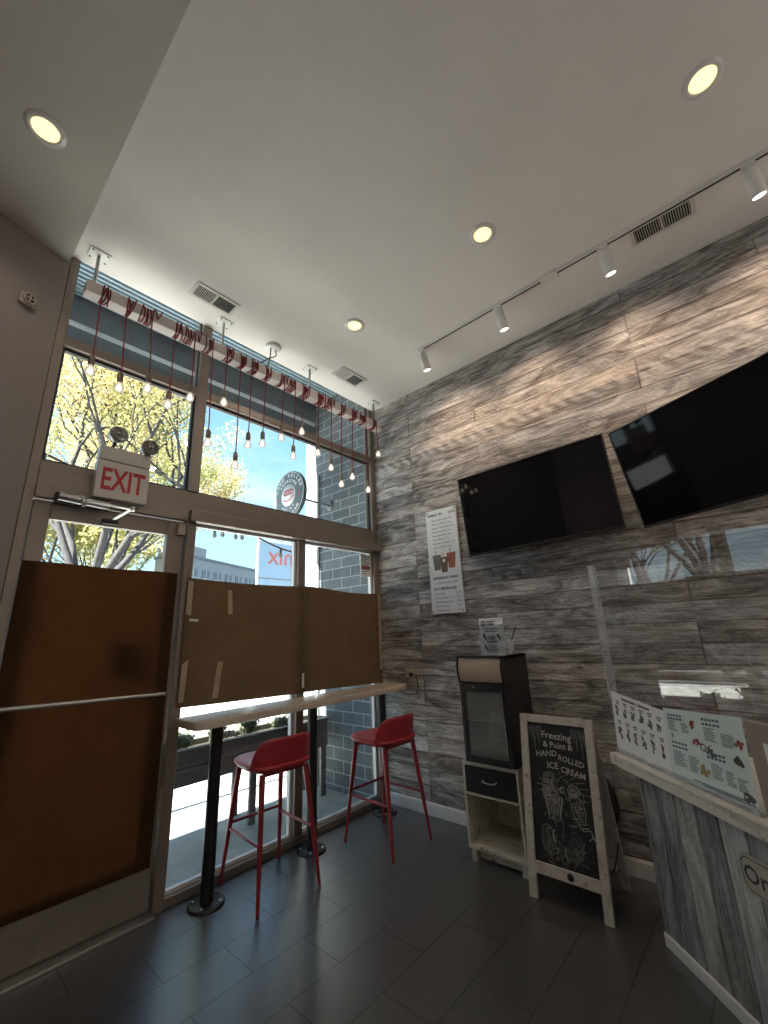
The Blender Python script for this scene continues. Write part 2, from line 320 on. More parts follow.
# ------------------------------------------------------------------ mesh helpers
class MB:
    def __init__(self): self.v = []; self.f = []; self.s = []
    def add(self, vs, fs, smooth=False):
        o = len(self.v); self.v += [tuple(p) for p in vs]
        for f in fs: self.f.append([i+o for i in f]); self.s.append(smooth)
        return self
    def box(self, x0, x1, y0, y1, z0, z1):
        vs = [(x, y, z) for x in (x0, x1) for y in (y0, y1) for z in (z0, z1)]
        return self.add(vs, [(0, 1, 3, 2), (4, 6, 7, 5), (0, 4, 5, 1), (2, 3, 7, 6), (0, 2, 6, 4), (1, 5, 7, 3)])
    def obox(self, c, ax, ay, az):
        c, ax, ay, az = map(Vector, (c, ax, ay, az))
        vs = [c+ax*i+ay*j+az*k for i in (-1, 1) for j in (-1, 1) for k in (-1, 1)]
        return self.add(vs, [(0, 1, 3, 2), (4, 6, 7, 5), (0, 4, 5, 1), (2, 3, 7, 6), (0, 2, 6, 4), (1, 5, 7, 3)])
    def beam(self, p0, p1, wx, wy, side=(1, 0, 0)):
        p0, p1 = Vector(p0), Vector(p1); d = (p1-p0)/2; z = d.normalized()
        a = (Vector(side)-z*z.dot(Vector(side))).normalized(); bb = z.cross(a)
        return self.obox((p0+p1)/2, a*wx/2, bb*wy/2, d)
    def tube(self, pts, r, seg=8, cap=True, smooth=True):
        pts = [Vector(p) for p in pts]; n = len(pts)
        rs = r if isinstance(r, (list, tuple)) else [r]*n
        t0 = (pts[1]-pts[0]).normalized(); a = t0.orthogonal().normalized(); vs = []; 
        for i, p in enumerate(pts):
            t = (pts[min(i+1, n-1)]-pts[max(i-1, 0)]); t = t.normalized() if t.length > 1e-9 else t0
            a = a-t*a.dot(t); a = a.normalized() if a.length > 1e-6 else t.orthogonal().normalized(); bb = t.cross(a)
            for k in range(seg):
                an = 2*PI*k/seg; vs.append(p+(a*math.cos(an)+bb*math.sin(an))*rs[i])
        fs = [(i*seg+k, i*seg+(k+1) % seg, (i+1)*seg+(k+1) % seg, (i+1)*seg+k) for i in range(n-1) for k in range(seg)]
        self.add(vs, fs, smooth)
        if cap: self.add(vs[:seg], [tuple(reversed(range(seg)))]); self.add(vs[-seg:], [tuple(range(seg))])
        return self
    def lathe(self, prof, c=(0, 0, 0), axis=(0, 0, 1), seg=24, smooth=True):
        c = Vector(c); z = Vector(axis).normalized(); a = z.orthogonal().normalized(); bb = z.cross(a); vs = []
        for r, h in prof:
            for k in range(seg):
                an = 2*PI*k/seg; vs.append(c+z*h+(a*math.cos(an)+bb*math.sin(an))*max(r, 1e-5))
        n = len(prof)
        return self.add(vs, [(i*seg+k, i*seg+(k+1) % seg, (i+1)*seg+(k+1) % seg, (i+1)*seg+k) for i in range(n-1) for k in range(seg)], smooth)
    def prism(self, poly, o, ux, uy, uz):
        """2-D polygon poly in (ux,uy) at o, extruded along uz"""
        o, ux, uy, uz = map(Vector, (o, ux, uy, uz)); n = len(poly)
        vs = [o+ux*x+uy*y for x, y in poly]+[o+ux*x+uy*y+uz for x, y in poly]
        return self.add(vs, [tuple(reversed(range(n))), tuple(range(n, 2*n))]+[(i, (i+1) % n, n+(i+1) % n, n+i) for i in range(n)])
    def quad(self, a, b, c, d): return self.add([a, b, c, d], [(0, 1, 2, 3)])
    def grid(self, fn, nu, nv, smooth=True):
        vs = [fn(i/nu, j/nv) for i in range(nu+1) for j in range(nv+1)]
        return self.add(vs, [(i*(nv+1)+j, (i+1)*(nv+1)+j, (i+1)*(nv+1)+j+1, i*(nv+1)+j+1) for i in range(nu) for j in range(nv)], smooth)
    def text(self, s, o, ux, uy, size, align='LEFT', bold=0.0, lift=0.0):
        cu_ = D.curves.new('t', 'FONT'); cu_.body = s; cu_.size = size; cu_.align_x = align; cu_.align_y = 'CENTER'; cu_.offset = bold; cu_.resolution_u = 2
        ob = D.objects.new('t', cu_); COL.objects.link(ob)
        dg = bpy.context.evaluated_depsgraph_get(); dg.update()
        me = D.meshes.new_from_object(ob.evaluated_get(dg))
        o, ux, uy = map(Vector, (o, ux, uy)); nn = ux.cross(uy)*lift
        self.add([o+ux*p.co.x+uy*p.co.y+nn for p in me.vertices], [tuple(p.vertices) for p in me.polygons])
        D.objects.remove(ob); D.curves.remove(cu_); D.meshes.remove(me)
        return self
    def build(self, name, mat, parent=None, bevel=0.0, segs=2, sub=0, recalc=True, solid=0.0):
        me = D.meshes.new(name); me.from_pydata(self.v, [], self.f); me.update()
        for p, s in zip(me.polygons, self.s): p.use_smooth = s
        if recalc:
            bm = bmesh.new(); bm.from_mesh(me); bmesh.ops.remove_doubles(bm, verts=bm.verts, dist=1e-6) if sub else None
            bmesh.ops.recalc_face_normals(bm, faces=bm.faces); bm.to_mesh(me); bm.free()
        o = D.objects.new(name, me); COL.objects.link(o)
        me.materials.append(MAT[mat] if isinstance(mat, str) else mat)
        if parent: o.parent = parent
        if solid:
            q = o.modifiers.new('thick', 'SOLIDIFY'); q.thickness = solid; q.offset = 0
        if bevel:
            q = o.modifiers.new('edge', 'BEVEL'); q.width = bevel; q.segments = segs; q.limit_method = 'ANGLE'; q.angle_limit = math.radians(40)
        if sub:
            q = o.modifiers.new('sub', 'SUBSURF'); q.levels = sub; q.render_levels = sub
        return o
def thing(name, label, cat, loc=(0, 0, 0), rz=0.0, group=None, mw=None):
    o = D.objects.new(name, None); COL.objects.link(o); o.empty_display_size = 0.05
    if mw is not None: o.matrix_world = mw
    else: o.location = loc; o.rotation_euler = (0, 0, rz)
    return tag(o, label, cat, group)
def tag(o, label, cat, group=None, kind=None):
    o['label'] = label; o['category'] = cat
    if group: o['group'] = group
    if kind: o['kind'] = kind
    return o
def struct(o): o['kind'] = 'structure'; return o
def frame_mw(o, ux, uy, uz):
    return Matrix(((ux[0], uy[0], uz[0], o[0]), (ux[1], uy[1], uz[1], o[1]), (ux[2], uy[2], uz[2], o[2]), (0, 0, 0, 1)))
def copy_tree(o, parent=None):
    c = o.copy(); COL.objects.link(c); c.parent = parent
    for ch in list(o.children): copy_tree(ch, c)
    return c
def add_spot(name, parent, loc, direction, watt, angle, blend, col, radius=0.04):
    l = D.lights.new(name, 'SPOT'); l.energy = watt; l.spot_size = math.radians(angle); l.spot_blend = blend; l.color = col; l.shadow_soft_size = radius
    o = D.objects.new(name, l); COL.objects.link(o); o.parent = parent; o.location = loc
    o.rotation_euler = Vector(direction).to_track_quat('-Z', 'Y').to_euler(); return o

# ================================================================== SETTING
XL = -4.6; YB = -7.2
struct(MB().box(XL, 0.0, YB, 0.10, -0.10, 0.0).build('floor', 'floor_tiles'))
struct(MB().box(XL-.1, 0.12, YB-.1, 0.0, H, H+0.12).build('ceiling', 'ceiling_paint'))
struct(MB().box(XL, -2.715, YB, -0.001, 3.605, H).build('ceiling_soffit', 'soffit_shaded'))
struct(MB().box(0.0, 0.12, YB, 0.10, -0.1, H).build('wall_right', 'plank_wall'))
struct(MB().box(XL, 0.0, YB-.1, YB, 0, H).build('wall_back', 'back_paint'))
struct(MB().box(XL-.1, XL, YB, -0.3, 0, 3.605).build('wall_left', 'back_paint'))
# splayed return wall beside the door
struct(MB().prism([(-2.708, 0.0), (-3.034, -0.128), (XL, -0.74), (XL, 0.1), (-2.708, 0.1)], (0, 0, 0), (1, 0, 0), (0, 1, 0), (0, 0, 3.605)).build('wall_front', 'wall_shaded'))
bb = MB().box(-0.016, -0.0005, YB, -0.002, 0, 0.082).box(-0.012, -0.0005, YB, -0.002, 0.082, 0.09)
struct(bb.build('baseboard_right', 'white_trim', bevel=0.003))

# ---- storefront frame
def member(name, boxes, mat='frame_metal', bevel=0.004):
    mb = MB()
    for q in boxes: mb.box(*q)
    return struct(mb.build(name, mat, bevel=bevel))
FY0, FY1 = 0.0, 0.10
member('trim_1', [(-2.706, -2.661, FY0, FY1, 0, 3.86)])                                   # left jamb
member('trim_2', [(-1.862, -1.803, FY0-.008, FY1, 0.0, 2.13)])                             # between door and window
member('trim_3', [(-1.870, -1.803, FY0, FY1, 2.34, 3.86)])                                # upper mullion
member('trim_4', [(-0.062, 0.0, FY0, FY1, 0.0, 3.86)])                                    # right jamb
member('trim_5', [(-0.955, -0.885, FY0, FY1, 0.045, 2.13)], 'frame_metal')                 # lower mullion
member('trim_6', [(-2.661, -0.062, FY0, FY1, 2.13, 2.285), (-2.661, -0.062, FY0+.012, FY1, 2.285, 2.34), (-1.862, -0.003, -0.055, FY0, 2.125, 2.20), (-2.661, -1.862, -0.02, FY0, 2.125, 2.195)])
member('trim_7', [(-2.661, -1.870, FY0, FY1, 3.062, 3.125), (-1.803, -0.062, FY0, FY1, 3.062, 3.125)])
member('trim_8', [(-1.803, -0.955, FY0, FY1, 0.0, 0.045), (-0.885, -0.062, FY0, FY1, 0.0, 0.045), (-0.955, -0.885, FY0, FY1, 0, .045)])
member('trim_9', [(-2.661, -1.862, -0.05, 0.10, 0.0, 0.016)], 'satin_steel')              # door threshold
member('trim_10', [(-2.71, 0.0, 0.001, 0.10, 3.86, 4.4)], 'canopy_steel')
def window(nm, x0, x1, z0, z1, stop=0.016, mat='gasket'):
    mb = MB()
    y0, y1 = 0.035, 0.065
    mb.box(x0, x0+stop, y0, y1, z0, z1).box(x1-stop, x1, y0, y1, z0, z1).box(x0+stop, x1-stop, y0, y1, z0, z0+stop).box(x0+stop, x1-stop, y0, y1, z1-stop, z1)
    o = struct(mb.build(nm, mat, bevel=0.002))
    MB().box(x0+stop*.6, x1-stop*.6, 0.047, 0.053, z0+stop*.6, z1-stop*.6).build('pane', 'window_glass', o)
    return o
window('window_1', -2.661, -1.870, 2.34, 3.062)
window('window_2', -1.803, -0.062, 2.34, 3.062)
window('window_3', -2.661, -1.870, 3.125, 3.859, 0.006)
window('window_4', -1.803, -0.062, 3.125, 3.859, 0.006)
window('window_5', -1.803, -0.955, 0.045, 2.13, 0.020, 'white_trim')
window('window_6', -0.885, -0.062, 0.045, 2.13, 0.020, 'white_trim')

# ---- door
door = struct(MB().box(-2.655, -2.577, 0.02, 0.065, 0.018, 2.122).box(-1.972, -1.868, 0.02, 0.065, 0.018, 2.122).box(-2.577, -1.972, 0.02, 0.065, 2.026, 2.122)
    .box(-2.577, -1.972, 0.02, 0.065, 0.018, 0.255).build('door_1', 'frame_metal', bevel=0.004))
MB().box(-2.577, -1.972, 0.040, 0.046, 0.255, 2.026).build('pane', 'window_glass', door)
MB().box(-2.65, -1.875, 0.012, 0.0195, 0.03, 0.218).build('kick_plate', 'kick_metal', door, bevel=0.002)
ph = MB().tube([(-2.640, -0.06, 1.104), (-1.924, -0.06, 1.083)], 0.011, 12)
for x, z in ((-2.632, 1.104), (-1.935, 1.083)):
    ph.tube([(x, -0.06, z), (x, 0.02, z)], 0.009, 10); ph.lathe([(0.0, -.004), (.02, -.004), (.02, 0)], (x, 0.02, z), (0, 1, 0), 16)
ph.build('push_bar', 'satin_steel', door)
MB().box(-1.918, -1.872, -0.012, 0.0195, 2.03, 2.105).build('contact_sensor', 'tan_plastic', door, bevel=0.004)
MB().prism([(-2.223, 1.366), (-2.024, 1.328), (-2.013, 1.126), (-2.205, 1.183)], (0, 0.047, 0), (1, 0, 0), (0, 0, 1), (0, 0.002, 0)).build('sticker', 'ink', door)

# closer (fixed to the header, arm to the door)
cl = thing('door_closer', 'silver hydraulic door closer with folded arm under the exit sign', 'door closer', (-2.44, -0.02, 2.13))
def rel(o, *p): return tuple(Vector(p)-o.location)
MB().tube([rel(cl, -2.57, -0.055, 2.138), rel(cl, -2.45, -0.055, 2.132)], 0.026, 16).build('cylinder', 'satin_steel', cl)
MB().tube([rel(cl, -2.445, -0.055, 2.130), rel(cl, -2.33, -0.055, 2.124)], 0.022, 16).build('end_cap', 'steel', cl)
MB().box(*[v for a in zip(rel(cl, -2.58, -0.05, 2.105), rel(cl, -2.33, -0.021, 2.160)) for v in a]).build('mounting_plate', 'black_metal', cl, bevel=.003)
MB().beam(rel(cl, -2.46, -0.105, 2.118), rel(cl, -2.24, -0.16, 2.10), 0.02, 0.008, (0, 1, 0)).beam(rel(cl, -2.24, -0.16, 2.108), rel(cl, -2.30, -0.0, 2.055), 0.018, 0.007, (1, 0, 0)).tube([rel(cl, -2.24, -.16, 2.09), rel(cl, -2.24, -.16, 2.116)], .012, 10).tube([rel(cl, -2.46, -.105, 2.09), rel(cl, -2.46, -.06, 2.15)], .012, 10).build('arm', 'steel', cl)
MB().box(*[v for a in zip(rel(cl, -2.34, -0.008, 2.035), rel(cl, -2.26, 0.019, 2.065)) for v in a]).build('shoe', 'black_metal', cl, bevel=.003)

# ---- exterior
struct(MB().box(-12, 1.0, 0.10, 1.30, -0.16, -0.05).build('porch_slab', 'slab'))
struct(MB().box(-12, 14.0, 1.30, 7.5, -0.20, -0.06).box(1.0, 14, 0.1, 1.3, -.2, -.06).build('sidewalk', 'concrete'))
struct(MB().box(-12, 14.0, 7.5, 7.7, -0.25, -0.05).build('kerb', 'concrete'))
struct(MB().box(-40, 60.0, 7.7, 60, -0.30, -0.18).build('road', 'asphalt'))
struct(MB().box(0.03, 0.42, 0.10, 1.18, -0.16, 6.5).build('wall_exterior', 'block_wall'))
ck = MB().box(-10, 0.029, 1.0, 1.012, 3.930, 4.24).box(-10, 0.029, 1.0, 1.012, 3.70, 3.872)
for x in (-9.0, -6.5, -4.0, -1.5): ck.box(x-.02, x+.02, 1.021, 1.035, 3.72, 4.2)
struct(ck.build('canopy_beams', 'canopy_steel'))
struct(MB().box(-10, 0.029, 1.0125, 1.02, 3.85, 3.95).build('added_slit_panel', 'sign_white'))  # white panel added behind the slit so it reads as bright sky
dk = MB()
for i in range(18):
    y = 0.105+i*0.05
    dk.add([(x, yy, zz) for x in (-10, 0.029) for yy, zz in ((y, 4.20), (y+.008, 4.16), (y+.026, 4.16), (y+.034, 4.20), (y+.05, 4.20), (y+.05, 4.23), (y, 4.23))],
           [(0, 1, 8, 7), (1, 2, 9, 8), (2, 3, 10, 9), (3, 4, 11, 10), (5, 6, 13, 12)])
dk.box(-10, 0.029, 0.10, 1.0, 4.24, 4.30)
struct(dk.build('canopy_deck', 'deck_metal'))
struct(MB().box(-10, -2.71, 0.1005, 0.16, -.05, 4.2).box(-4.8, -2.7065, 0.0005, 0.10, 3.6055, 4.2).build('wall_facade', 'block_wall'))

# ================================================================== PAPER ON THE GLASS
def paper_sheet(name, x0, x1, top, bot, y, mat, label, nu=26, nv=14, wav=0.006, seed=1):
    rr = random.Random(seed); ph = [rr.uniform(0, 6) for _ in range(6)]
    def fn(u, v):
        x = x0+(x1-x0)*u; zt = top(u); zb = bot(u); z = zb+(zt-zb)*v
        yy = y-abs(wav*(math.sin(5*u+ph[0])*math.sin(2.2*v+ph[1])+0.5*math.sin(11*u+3*v+ph[2])))
        return (x, yy, z)
    o = MB().grid(fn, nu, nv).build(name, mat, recalc=False)
    return tag(o, label, 'paper')
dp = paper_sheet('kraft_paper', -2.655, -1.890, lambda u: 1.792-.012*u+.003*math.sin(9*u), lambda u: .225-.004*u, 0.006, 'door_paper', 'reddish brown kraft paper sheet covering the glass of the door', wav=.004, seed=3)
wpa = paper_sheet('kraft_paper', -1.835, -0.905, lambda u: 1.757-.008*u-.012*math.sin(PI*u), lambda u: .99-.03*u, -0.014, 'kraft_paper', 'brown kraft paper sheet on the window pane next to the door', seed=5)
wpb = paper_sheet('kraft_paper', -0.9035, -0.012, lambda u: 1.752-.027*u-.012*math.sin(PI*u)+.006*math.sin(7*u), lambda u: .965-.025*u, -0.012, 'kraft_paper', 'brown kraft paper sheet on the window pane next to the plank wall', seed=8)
def tape(par, pts, mat):
    MB().prism(pts, (0, -0.0262, 0), (1, 0, 0), (0, 0, 1), (0, .0012, 0)).build('tape_strip', mat, par)
tape(wpa, [(-1.56, 1.69), (-1.53, 1.69), (-1.515, 1.53), (-1.548, 1.53)], 'masking_tape')
tape(wpa, [(-1.60, 1.23), (-1.565, 1.235), (-1.585, 1.02), (-1.622, 1.015)], 'masking_tape')
tape(wpa, [(-1.828, 1.232), (-1.79, 1.26), (-1.80, 1.02), (-1.832, 1.02)], 'masking_tape')
tape(wpa, [(-1.832, 1.74), (-1.797, 1.735), (-1.797, 1.52), (-1.832, 1.53)], 'masking_tape')
tape(wpa, [(-1.805, 1.503), (-1.748, 1.498), (-1.748, 1.483), (-1.805, 1.488)], 'white_tape')
tape(wpb, [(-.055, 1.722), (-.02, 1.720), (-.02, 1.05), (-.055, 1.05)], 'masking_tape')
tape(wpb, [(-.925, 1.10), (-.905, 1.10), (-.905, 1.0), (-.925, 1.0)], 'white_tape')
n_ = tag(MB().box(-.205, -.066, .040, .0465, 1.885, 2.10).build('paper_notice', 'paper_white'), 'white printed notice with a red band on the small window pane beside the plank wall', 'notice')
mb = MB()
for i in range(9): mb.box(-.19, -.085-.02*(i % 3), .0385, .0398, 2.07-i*.02, 2.076-i*.02)
mb.build('print', 'ink_grey', n_); MB().box(-.195, -.075, .038, .0395, 1.955, 1.985).build('red_band', 'ink_red', n_)

# ================================================================== EXIT SIGN
ex = thing('exit_sign', 'white emergency exit sign with red letters and two round lamps above the door', 'exit sign', (-2.28, -0.001, 2.17))
MB().box(-.138, .138, -.06, 0, 0, .225).build('sign_face', 'white_plastic', ex, bevel=.004)
MB().box(-.137, .137, -.062, 0, .228, .315).build('battery_housing', 'white_plastic', ex, bevel=.006)
MB().text('EXIT', (0, -.0612, .108), (.61, 0, 0), (0, 0, 1), .185, 'CENTER', bold=.004).build('lettering', 'exit_red', ex)
for lx, lz, tx in ((-.062, .392, -.25), (.118, .362, .18)):
    lh = MB().lathe([(.0, .035), (.03, .032), (.047, .012), (.05, -.015), (.05, -.03), (.044, -.034)], (lx, -.055, lz), (tx*.4, 1, -.12), 28).build('lamp_head', 'silver_paint', ex)
    ax = Vector((-tx*.4, -1, .12)).normalized()
    c0 = Vector((lx, -.055, lz))+ax*.031
    MB().lathe([(0, .001), (.018, .002), (.044, .0)], c0, ax, 24).lathe([(.0, .007), (.011, .006), (.015, .0)], c0, ax, 16).build('lens', 'lamp_glass', lh)
    MB().tube([(lx+.012*(-1 if lx < 0 else -1), -.035, .312), (lx, -.045, lz-.03)], .009, 10).build('swivel', 'black_plastic', lh)

# alarm on splayed wall
sn = Vector((-.366, -.931, 0)); sn = Vector((0.366*-1, -.931, 0))
wdir = Vector((-.931, -.366, 0)) ; wn = Vector((.366, -.931, 0))
pA = Vector((-2.708, 0, 0))+Vector((-.326, -.128, 0))*0.49; pA = Vector((pA.x, pA.y, 3.19))
al = thing('fire_alarm', 'small cream fire alarm sounder high on the wall beside the door', 'alarm', mw=frame_mw(pA, (-wdir).normalized(), (0, 0, 1), wn.normalized()))
MB().box(-.038, .038, -.034, .034, 0.001, .03).build('back_box', 'tan_plastic', al, bevel=.006)
MB().lathe([(.032, .03), (.032, .042), (.027, .046), (.024, .044), (.024, .036), (0, .036)], (0, .004, 0), (0, 0, 1), 28).build('sounder', 'tan_plastic', al)
MB().box(-.021, .021, .002, .006, .0365, .045).box(-.002, .002, -.017, .025, .0365, .0452).build('grille_cross', 'white_plastic', al)
MB().lathe([(0, 0.0362), (.0235, .0364)], (0, .004, 0), (0, 0, 1), 20).build('dark_opening', 'dark_slot', al)

# ================================================================== BAR TABLE
tb = thing('window_bar_table', 'narrow pale wood bar table standing along the window on three black posts', 'table', (-.92, -.14, 0))
tp = []
x0, x1, y0, y1, r = -.925, .917, -.17, .105, .05
for cx_, cy_, a0 in ((x0+r, y0+r, 180), (x1-r, y0+r, 270)):
    for k in range(7): a = math.radians(a0+15*k); tp.append((cx_+r*math.cos(a), cy_+r*math.sin(a)))
tp += [(x1, y1), (x0, y1)]
MB().prism(tp, (0, 0, .897), (1, 0, 0), (0, 1, 0), (0, 0, .043)).build('tabletop', 'table_wood', tb, bevel=.006)
for px in (-.715, .004, .742):
    lg = MB().tube([(px, 0, .012), (px, 0, .897)], .035, 24).build('post', 'black_metal', tb)
    MB().lathe([(0, .014), (.085, .014), (.095, .009), (.097, .0)], (px, 0, 0.0005), (0, 0, 1), 32).build('floor_flange', 'black_metal', lg)
    for k in range(4):
        bo = MB(); a = PI/4+k*PI/2; bo.lathe([(.009, 0), (.009, .005), (.005, .008), (0, .008)], (px+.072*math.cos(a), .072*math.sin(a), .0135), (0, 0, 1), 8)
        bo.build('bolt', 'steel', lg)
    MB().box(px-.05, px+.05, -.05, .05, .889, .897).build('top_plate', 'black_metal', lg)

# ================================================================== BAR STOOLS
def make_stool(loc, rz, label):
    t = thing('bar_stool', label, 'stool', (*loc, 0), rz, 'red bar stools at the window')
    # seat: superelliptic slab with a dished top and a tapering underside
    def outline(a, s=1.0):
        c, q = math.cos(a), math.sin(a); e_ = 2/4.0
        x = .198*s*math.copysign(abs(c)**e_, c); y = .212*s*math.copysign(abs(q)**e_, q)
        if y > 0: x *= 1-.10*(y/.195)
        return x, y
    prof = [(0.0, .648), (.45, .650), (.8, .656), (.95, .659), (1.0, .651), (.99, .640), (.90, .622), (.70, .612), (0, .610)]
    seg = 40; vs = []; fs = []
    for i, (s, z) in enumerate(prof):
        for k in range(seg):
            x, y = outline(2*PI*k/seg, max(s, .001)); vs.append((x, y+.018, z))
    for i in range(len(prof)-1):
        for k in range(seg): fs.append((i*seg+k, i*seg+(k+1) % seg, (i+1)*seg+(k+1) % seg, (i+1)*seg+k))
    MB().add(vs, fs, True).build('seat', 'red_paint', t)
    # backrest: a curved shell wrapped round the rear of the seat, high in the middle and swept down at both sides
    th = .013
    def fn(u, v, off=0.0):
        a = (u*2-1); s = abs(a)
        x = .199*math.sin(a*1.05)/math.sin(1.05); y = -.174+.085*s**2.3
        hgt = .155*(max(0, 1-s**5.5))**.80+.004
        z = .643+hgt*v; y -= .022*v*(1-s*s*.6)
        nx, ny = a*.75, -1+.55*s; l = math.hypot(nx, ny)
        return (x+nx/l*off*1, y+ny/l*off, z)
    nu, nv = 36, 7
    mb = MB(); vs = [fn(i/nu, j/nv, .007) for i in range(nu+1) for j in range(nv+1)]+[fn(i/nu, j/nv, -.006) for i in range(nu+1) for j in range(nv+1)]
    n1 = (nu+1)*(nv+1); fs = []
    for i in range(nu):
        for j in range(nv):
            q = (i*(nv+1)+j, (i+1)*(nv+1)+j, (i+1)*(nv+1)+j+1, i*(nv+1)+j+1); fs.append(q); fs.append(tuple(n1+k for k in reversed(q)))
    for i in range(nu):
        for j in (0, nv): a_, b_ = i*(nv+1)+j, (i+1)*(nv+1)+j; fs.append((a_, b_, n1+b_, n1+a_))
    for j in range(nv):
        for i in (0, nu): a_, b_ = i*(nv+1)+j, i*(nv+1)+j+1; fs.append((a_, b_, n1+b_, n1+a_))
    mb.add(vs, fs, True).build('backrest', 'red_paint', t)
    # underframe
    MB().box(-.15, .15, -.145, -.115, .600, .613).box(-.14, .14, .115, .145, .600, .613).box(-.015, .015, -.12, .12, .602, .612).build('underframe', 'red_leg', t, bevel=.003)
    for sx_, sy_ in ((-1, -1), (1, -1), (-1, 1), (1, 1)):
        p1 = Vector((sx_*.192, sy_*.222 - .005, .006)); p0 = Vector((sx_*.145, sy_*.142, .617))
        lg = MB().tube([p1, p1.lerp(p0, .5), p0], [.0095, .0142, .0180], 14).build('leg', 'red_leg', t)
        MB().tube([(p1.x, p1.y, 0.0), (p1.x, p1.y, .008)], .009, 12).build('foot_cap', 'black_plastic', lg)
    def at(sx_, sy_, z): k = (z-.006)/.6; return Vector((sx_*(.192-.047*k), sy_*(.222-.08*k)-.005, z))
    for a_, b_ in (((-1, -1), (-1, 1)), ((1, -1), (1, 1)), ((-1, 1), (1, 1))):
        z = .285 if a_[0] == b_[0] else .315
        MB().tube([at(*a_, z), at(*b_, z)], .0085, 10).build('footrest_bar', 'red_leg', t)
    return t
st = make_stool((-1.318, -.252), -.075, 'red bar stool nearest the door, its seat in front of the middle table post')
s2 = copy_tree(st); s2.location = (-.512, -.458, 0); s2.rotation_euler = (0, 0, -.03)
s2['label'] = 'red bar stool standing in the corner next to the plank wall'

# ================================================================== SMALL THINGS ON THE PLANK WALL
mbd = thing('menu_board', 'tall white drinks menu board with three cups, screwed to the plank wall', 'menu board', mw=frame_mw((-.001, -.775, 1.948), (0, -1, 0), (0, 0, 1), (-1, 0, 0)))
MB().box(-.158, .158, -.448, .448, 0.006, .022).build('panel', 'board_white', mbd, bevel=.002)
for a in (-.143, .143):
    for b_ in (-.43, .43): MB().lathe([(.009, .0), (.009, .026), (.005, .029), (0, .029)], (a, b_, 0), (0, 0, 1), 12).build('standoff_screw', 'satin_steel', mbd)
tx = MB(); X_ = (1, 0, 0); Y_ = (0, 1, 0)
def ln(s, x, y, size, al_='LEFT', bold=0.0): bold = min(bold, .0008); tx.text(s, (x, y, .0226), X_, Y_, size, al_, bold)
ln('BUBBLE TEA', -.138, .40, .029, bold=.003); ln('$5.95', .142, .40, .026, 'RIGHT', .003)
for i, s in enumerate(('Taro Milk Bubble Tea', 'Thai Tea Bubble Tea', 'Green Tea Bubble Tea', 'Matcha Bubble Tea', 'Almond Bubble Tea', 'Oreo Bubble Tea', 'Strawberry Bubble Tea', 'Lychee Bubble Tea')):
    ln(s, -.10, .350-i*.0345, .024)
ln('REFRESHING DRINK', -.125, -.155, .028, bold=.003); ln('Iced Flavored Coffee', -.09, -.195, .025)
ln('HOT BEVERAGES', -.125, -.245, .030, bold=.003)
for i, (s, p) in enumerate((('Hot Coffee', '$1.75'), ('Flavored Green Tea', '$2.50'), ('Flavored Black Tea', '$2.50'), ('Hot Chocolate', '$2.75'), ('Bottled Water', '$1.50'))):
    ln(s, -.115, -.285-i*.034, .0225); ln(p, .145, -.285-i*.034, .021, 'RIGHT')
tx.build('lettering', 'ink', mbd)
for cx_, cy_, mt, s in ((-.07, -.01, 'grey_cup', 1.0), (.075, -.005, 'rust_cup', 1.0), (.0, -.035, 'brown_cup', .95)):
    cpi = MB().prism([(-.045*s+cx_, .055+cy_), (.045*s+cx_, .055+cy_), (.03*s+cx_, -.075+cy_), (-.03*s+cx_, -.075+cy_)], (0, 0, .0224+(.0003 if s < 1 else 0)), X_, Y_, (0, 0, .0004)).build('cup_picture', mt, mbd)
    MB().prism([(cx_-.006, cy_+.055), (cx_-.001, cy_+.055), (cx_-.011, cy_+.098), (cx_-.016, cy_+.098)], (0, 0, .0223), X_, Y_, (0, 0, .0004)).build('straw', 'ink', cpi)
MB().lathe([(0, .0), (.014, 0)], (0, -.01, .0233), (0, 0, 1), 18).build('cup_logo', 'board_white', mbd)

ol = thing('wall_outlet', 'small tan socket box with a black cord on the plank wall beside the table end', 'outlet', (-.001, -.335, 1.02))
MB().box(-.028, 0, -.045, .045, -.032, .032).build('box', 'tan_plastic', ol, bevel=.004)
cd = MB(); cd.tube([(-.03, -.03, .0), (-.06, -.075, .012), (-.055, -.10, -.03), (-.03, -.095, -.10), (-.02, -.06, -.15), (-.015, .02, -.165), (-.014, .12, -.145), (-.012, .2, -.13)], .0045, 8)
cd.build('cord', 'black_plastic', ol); MB().box(-.05, -.028, -.042, -.012, -.015, .015).build('plug', 'black_plastic', ol, bevel=.003)

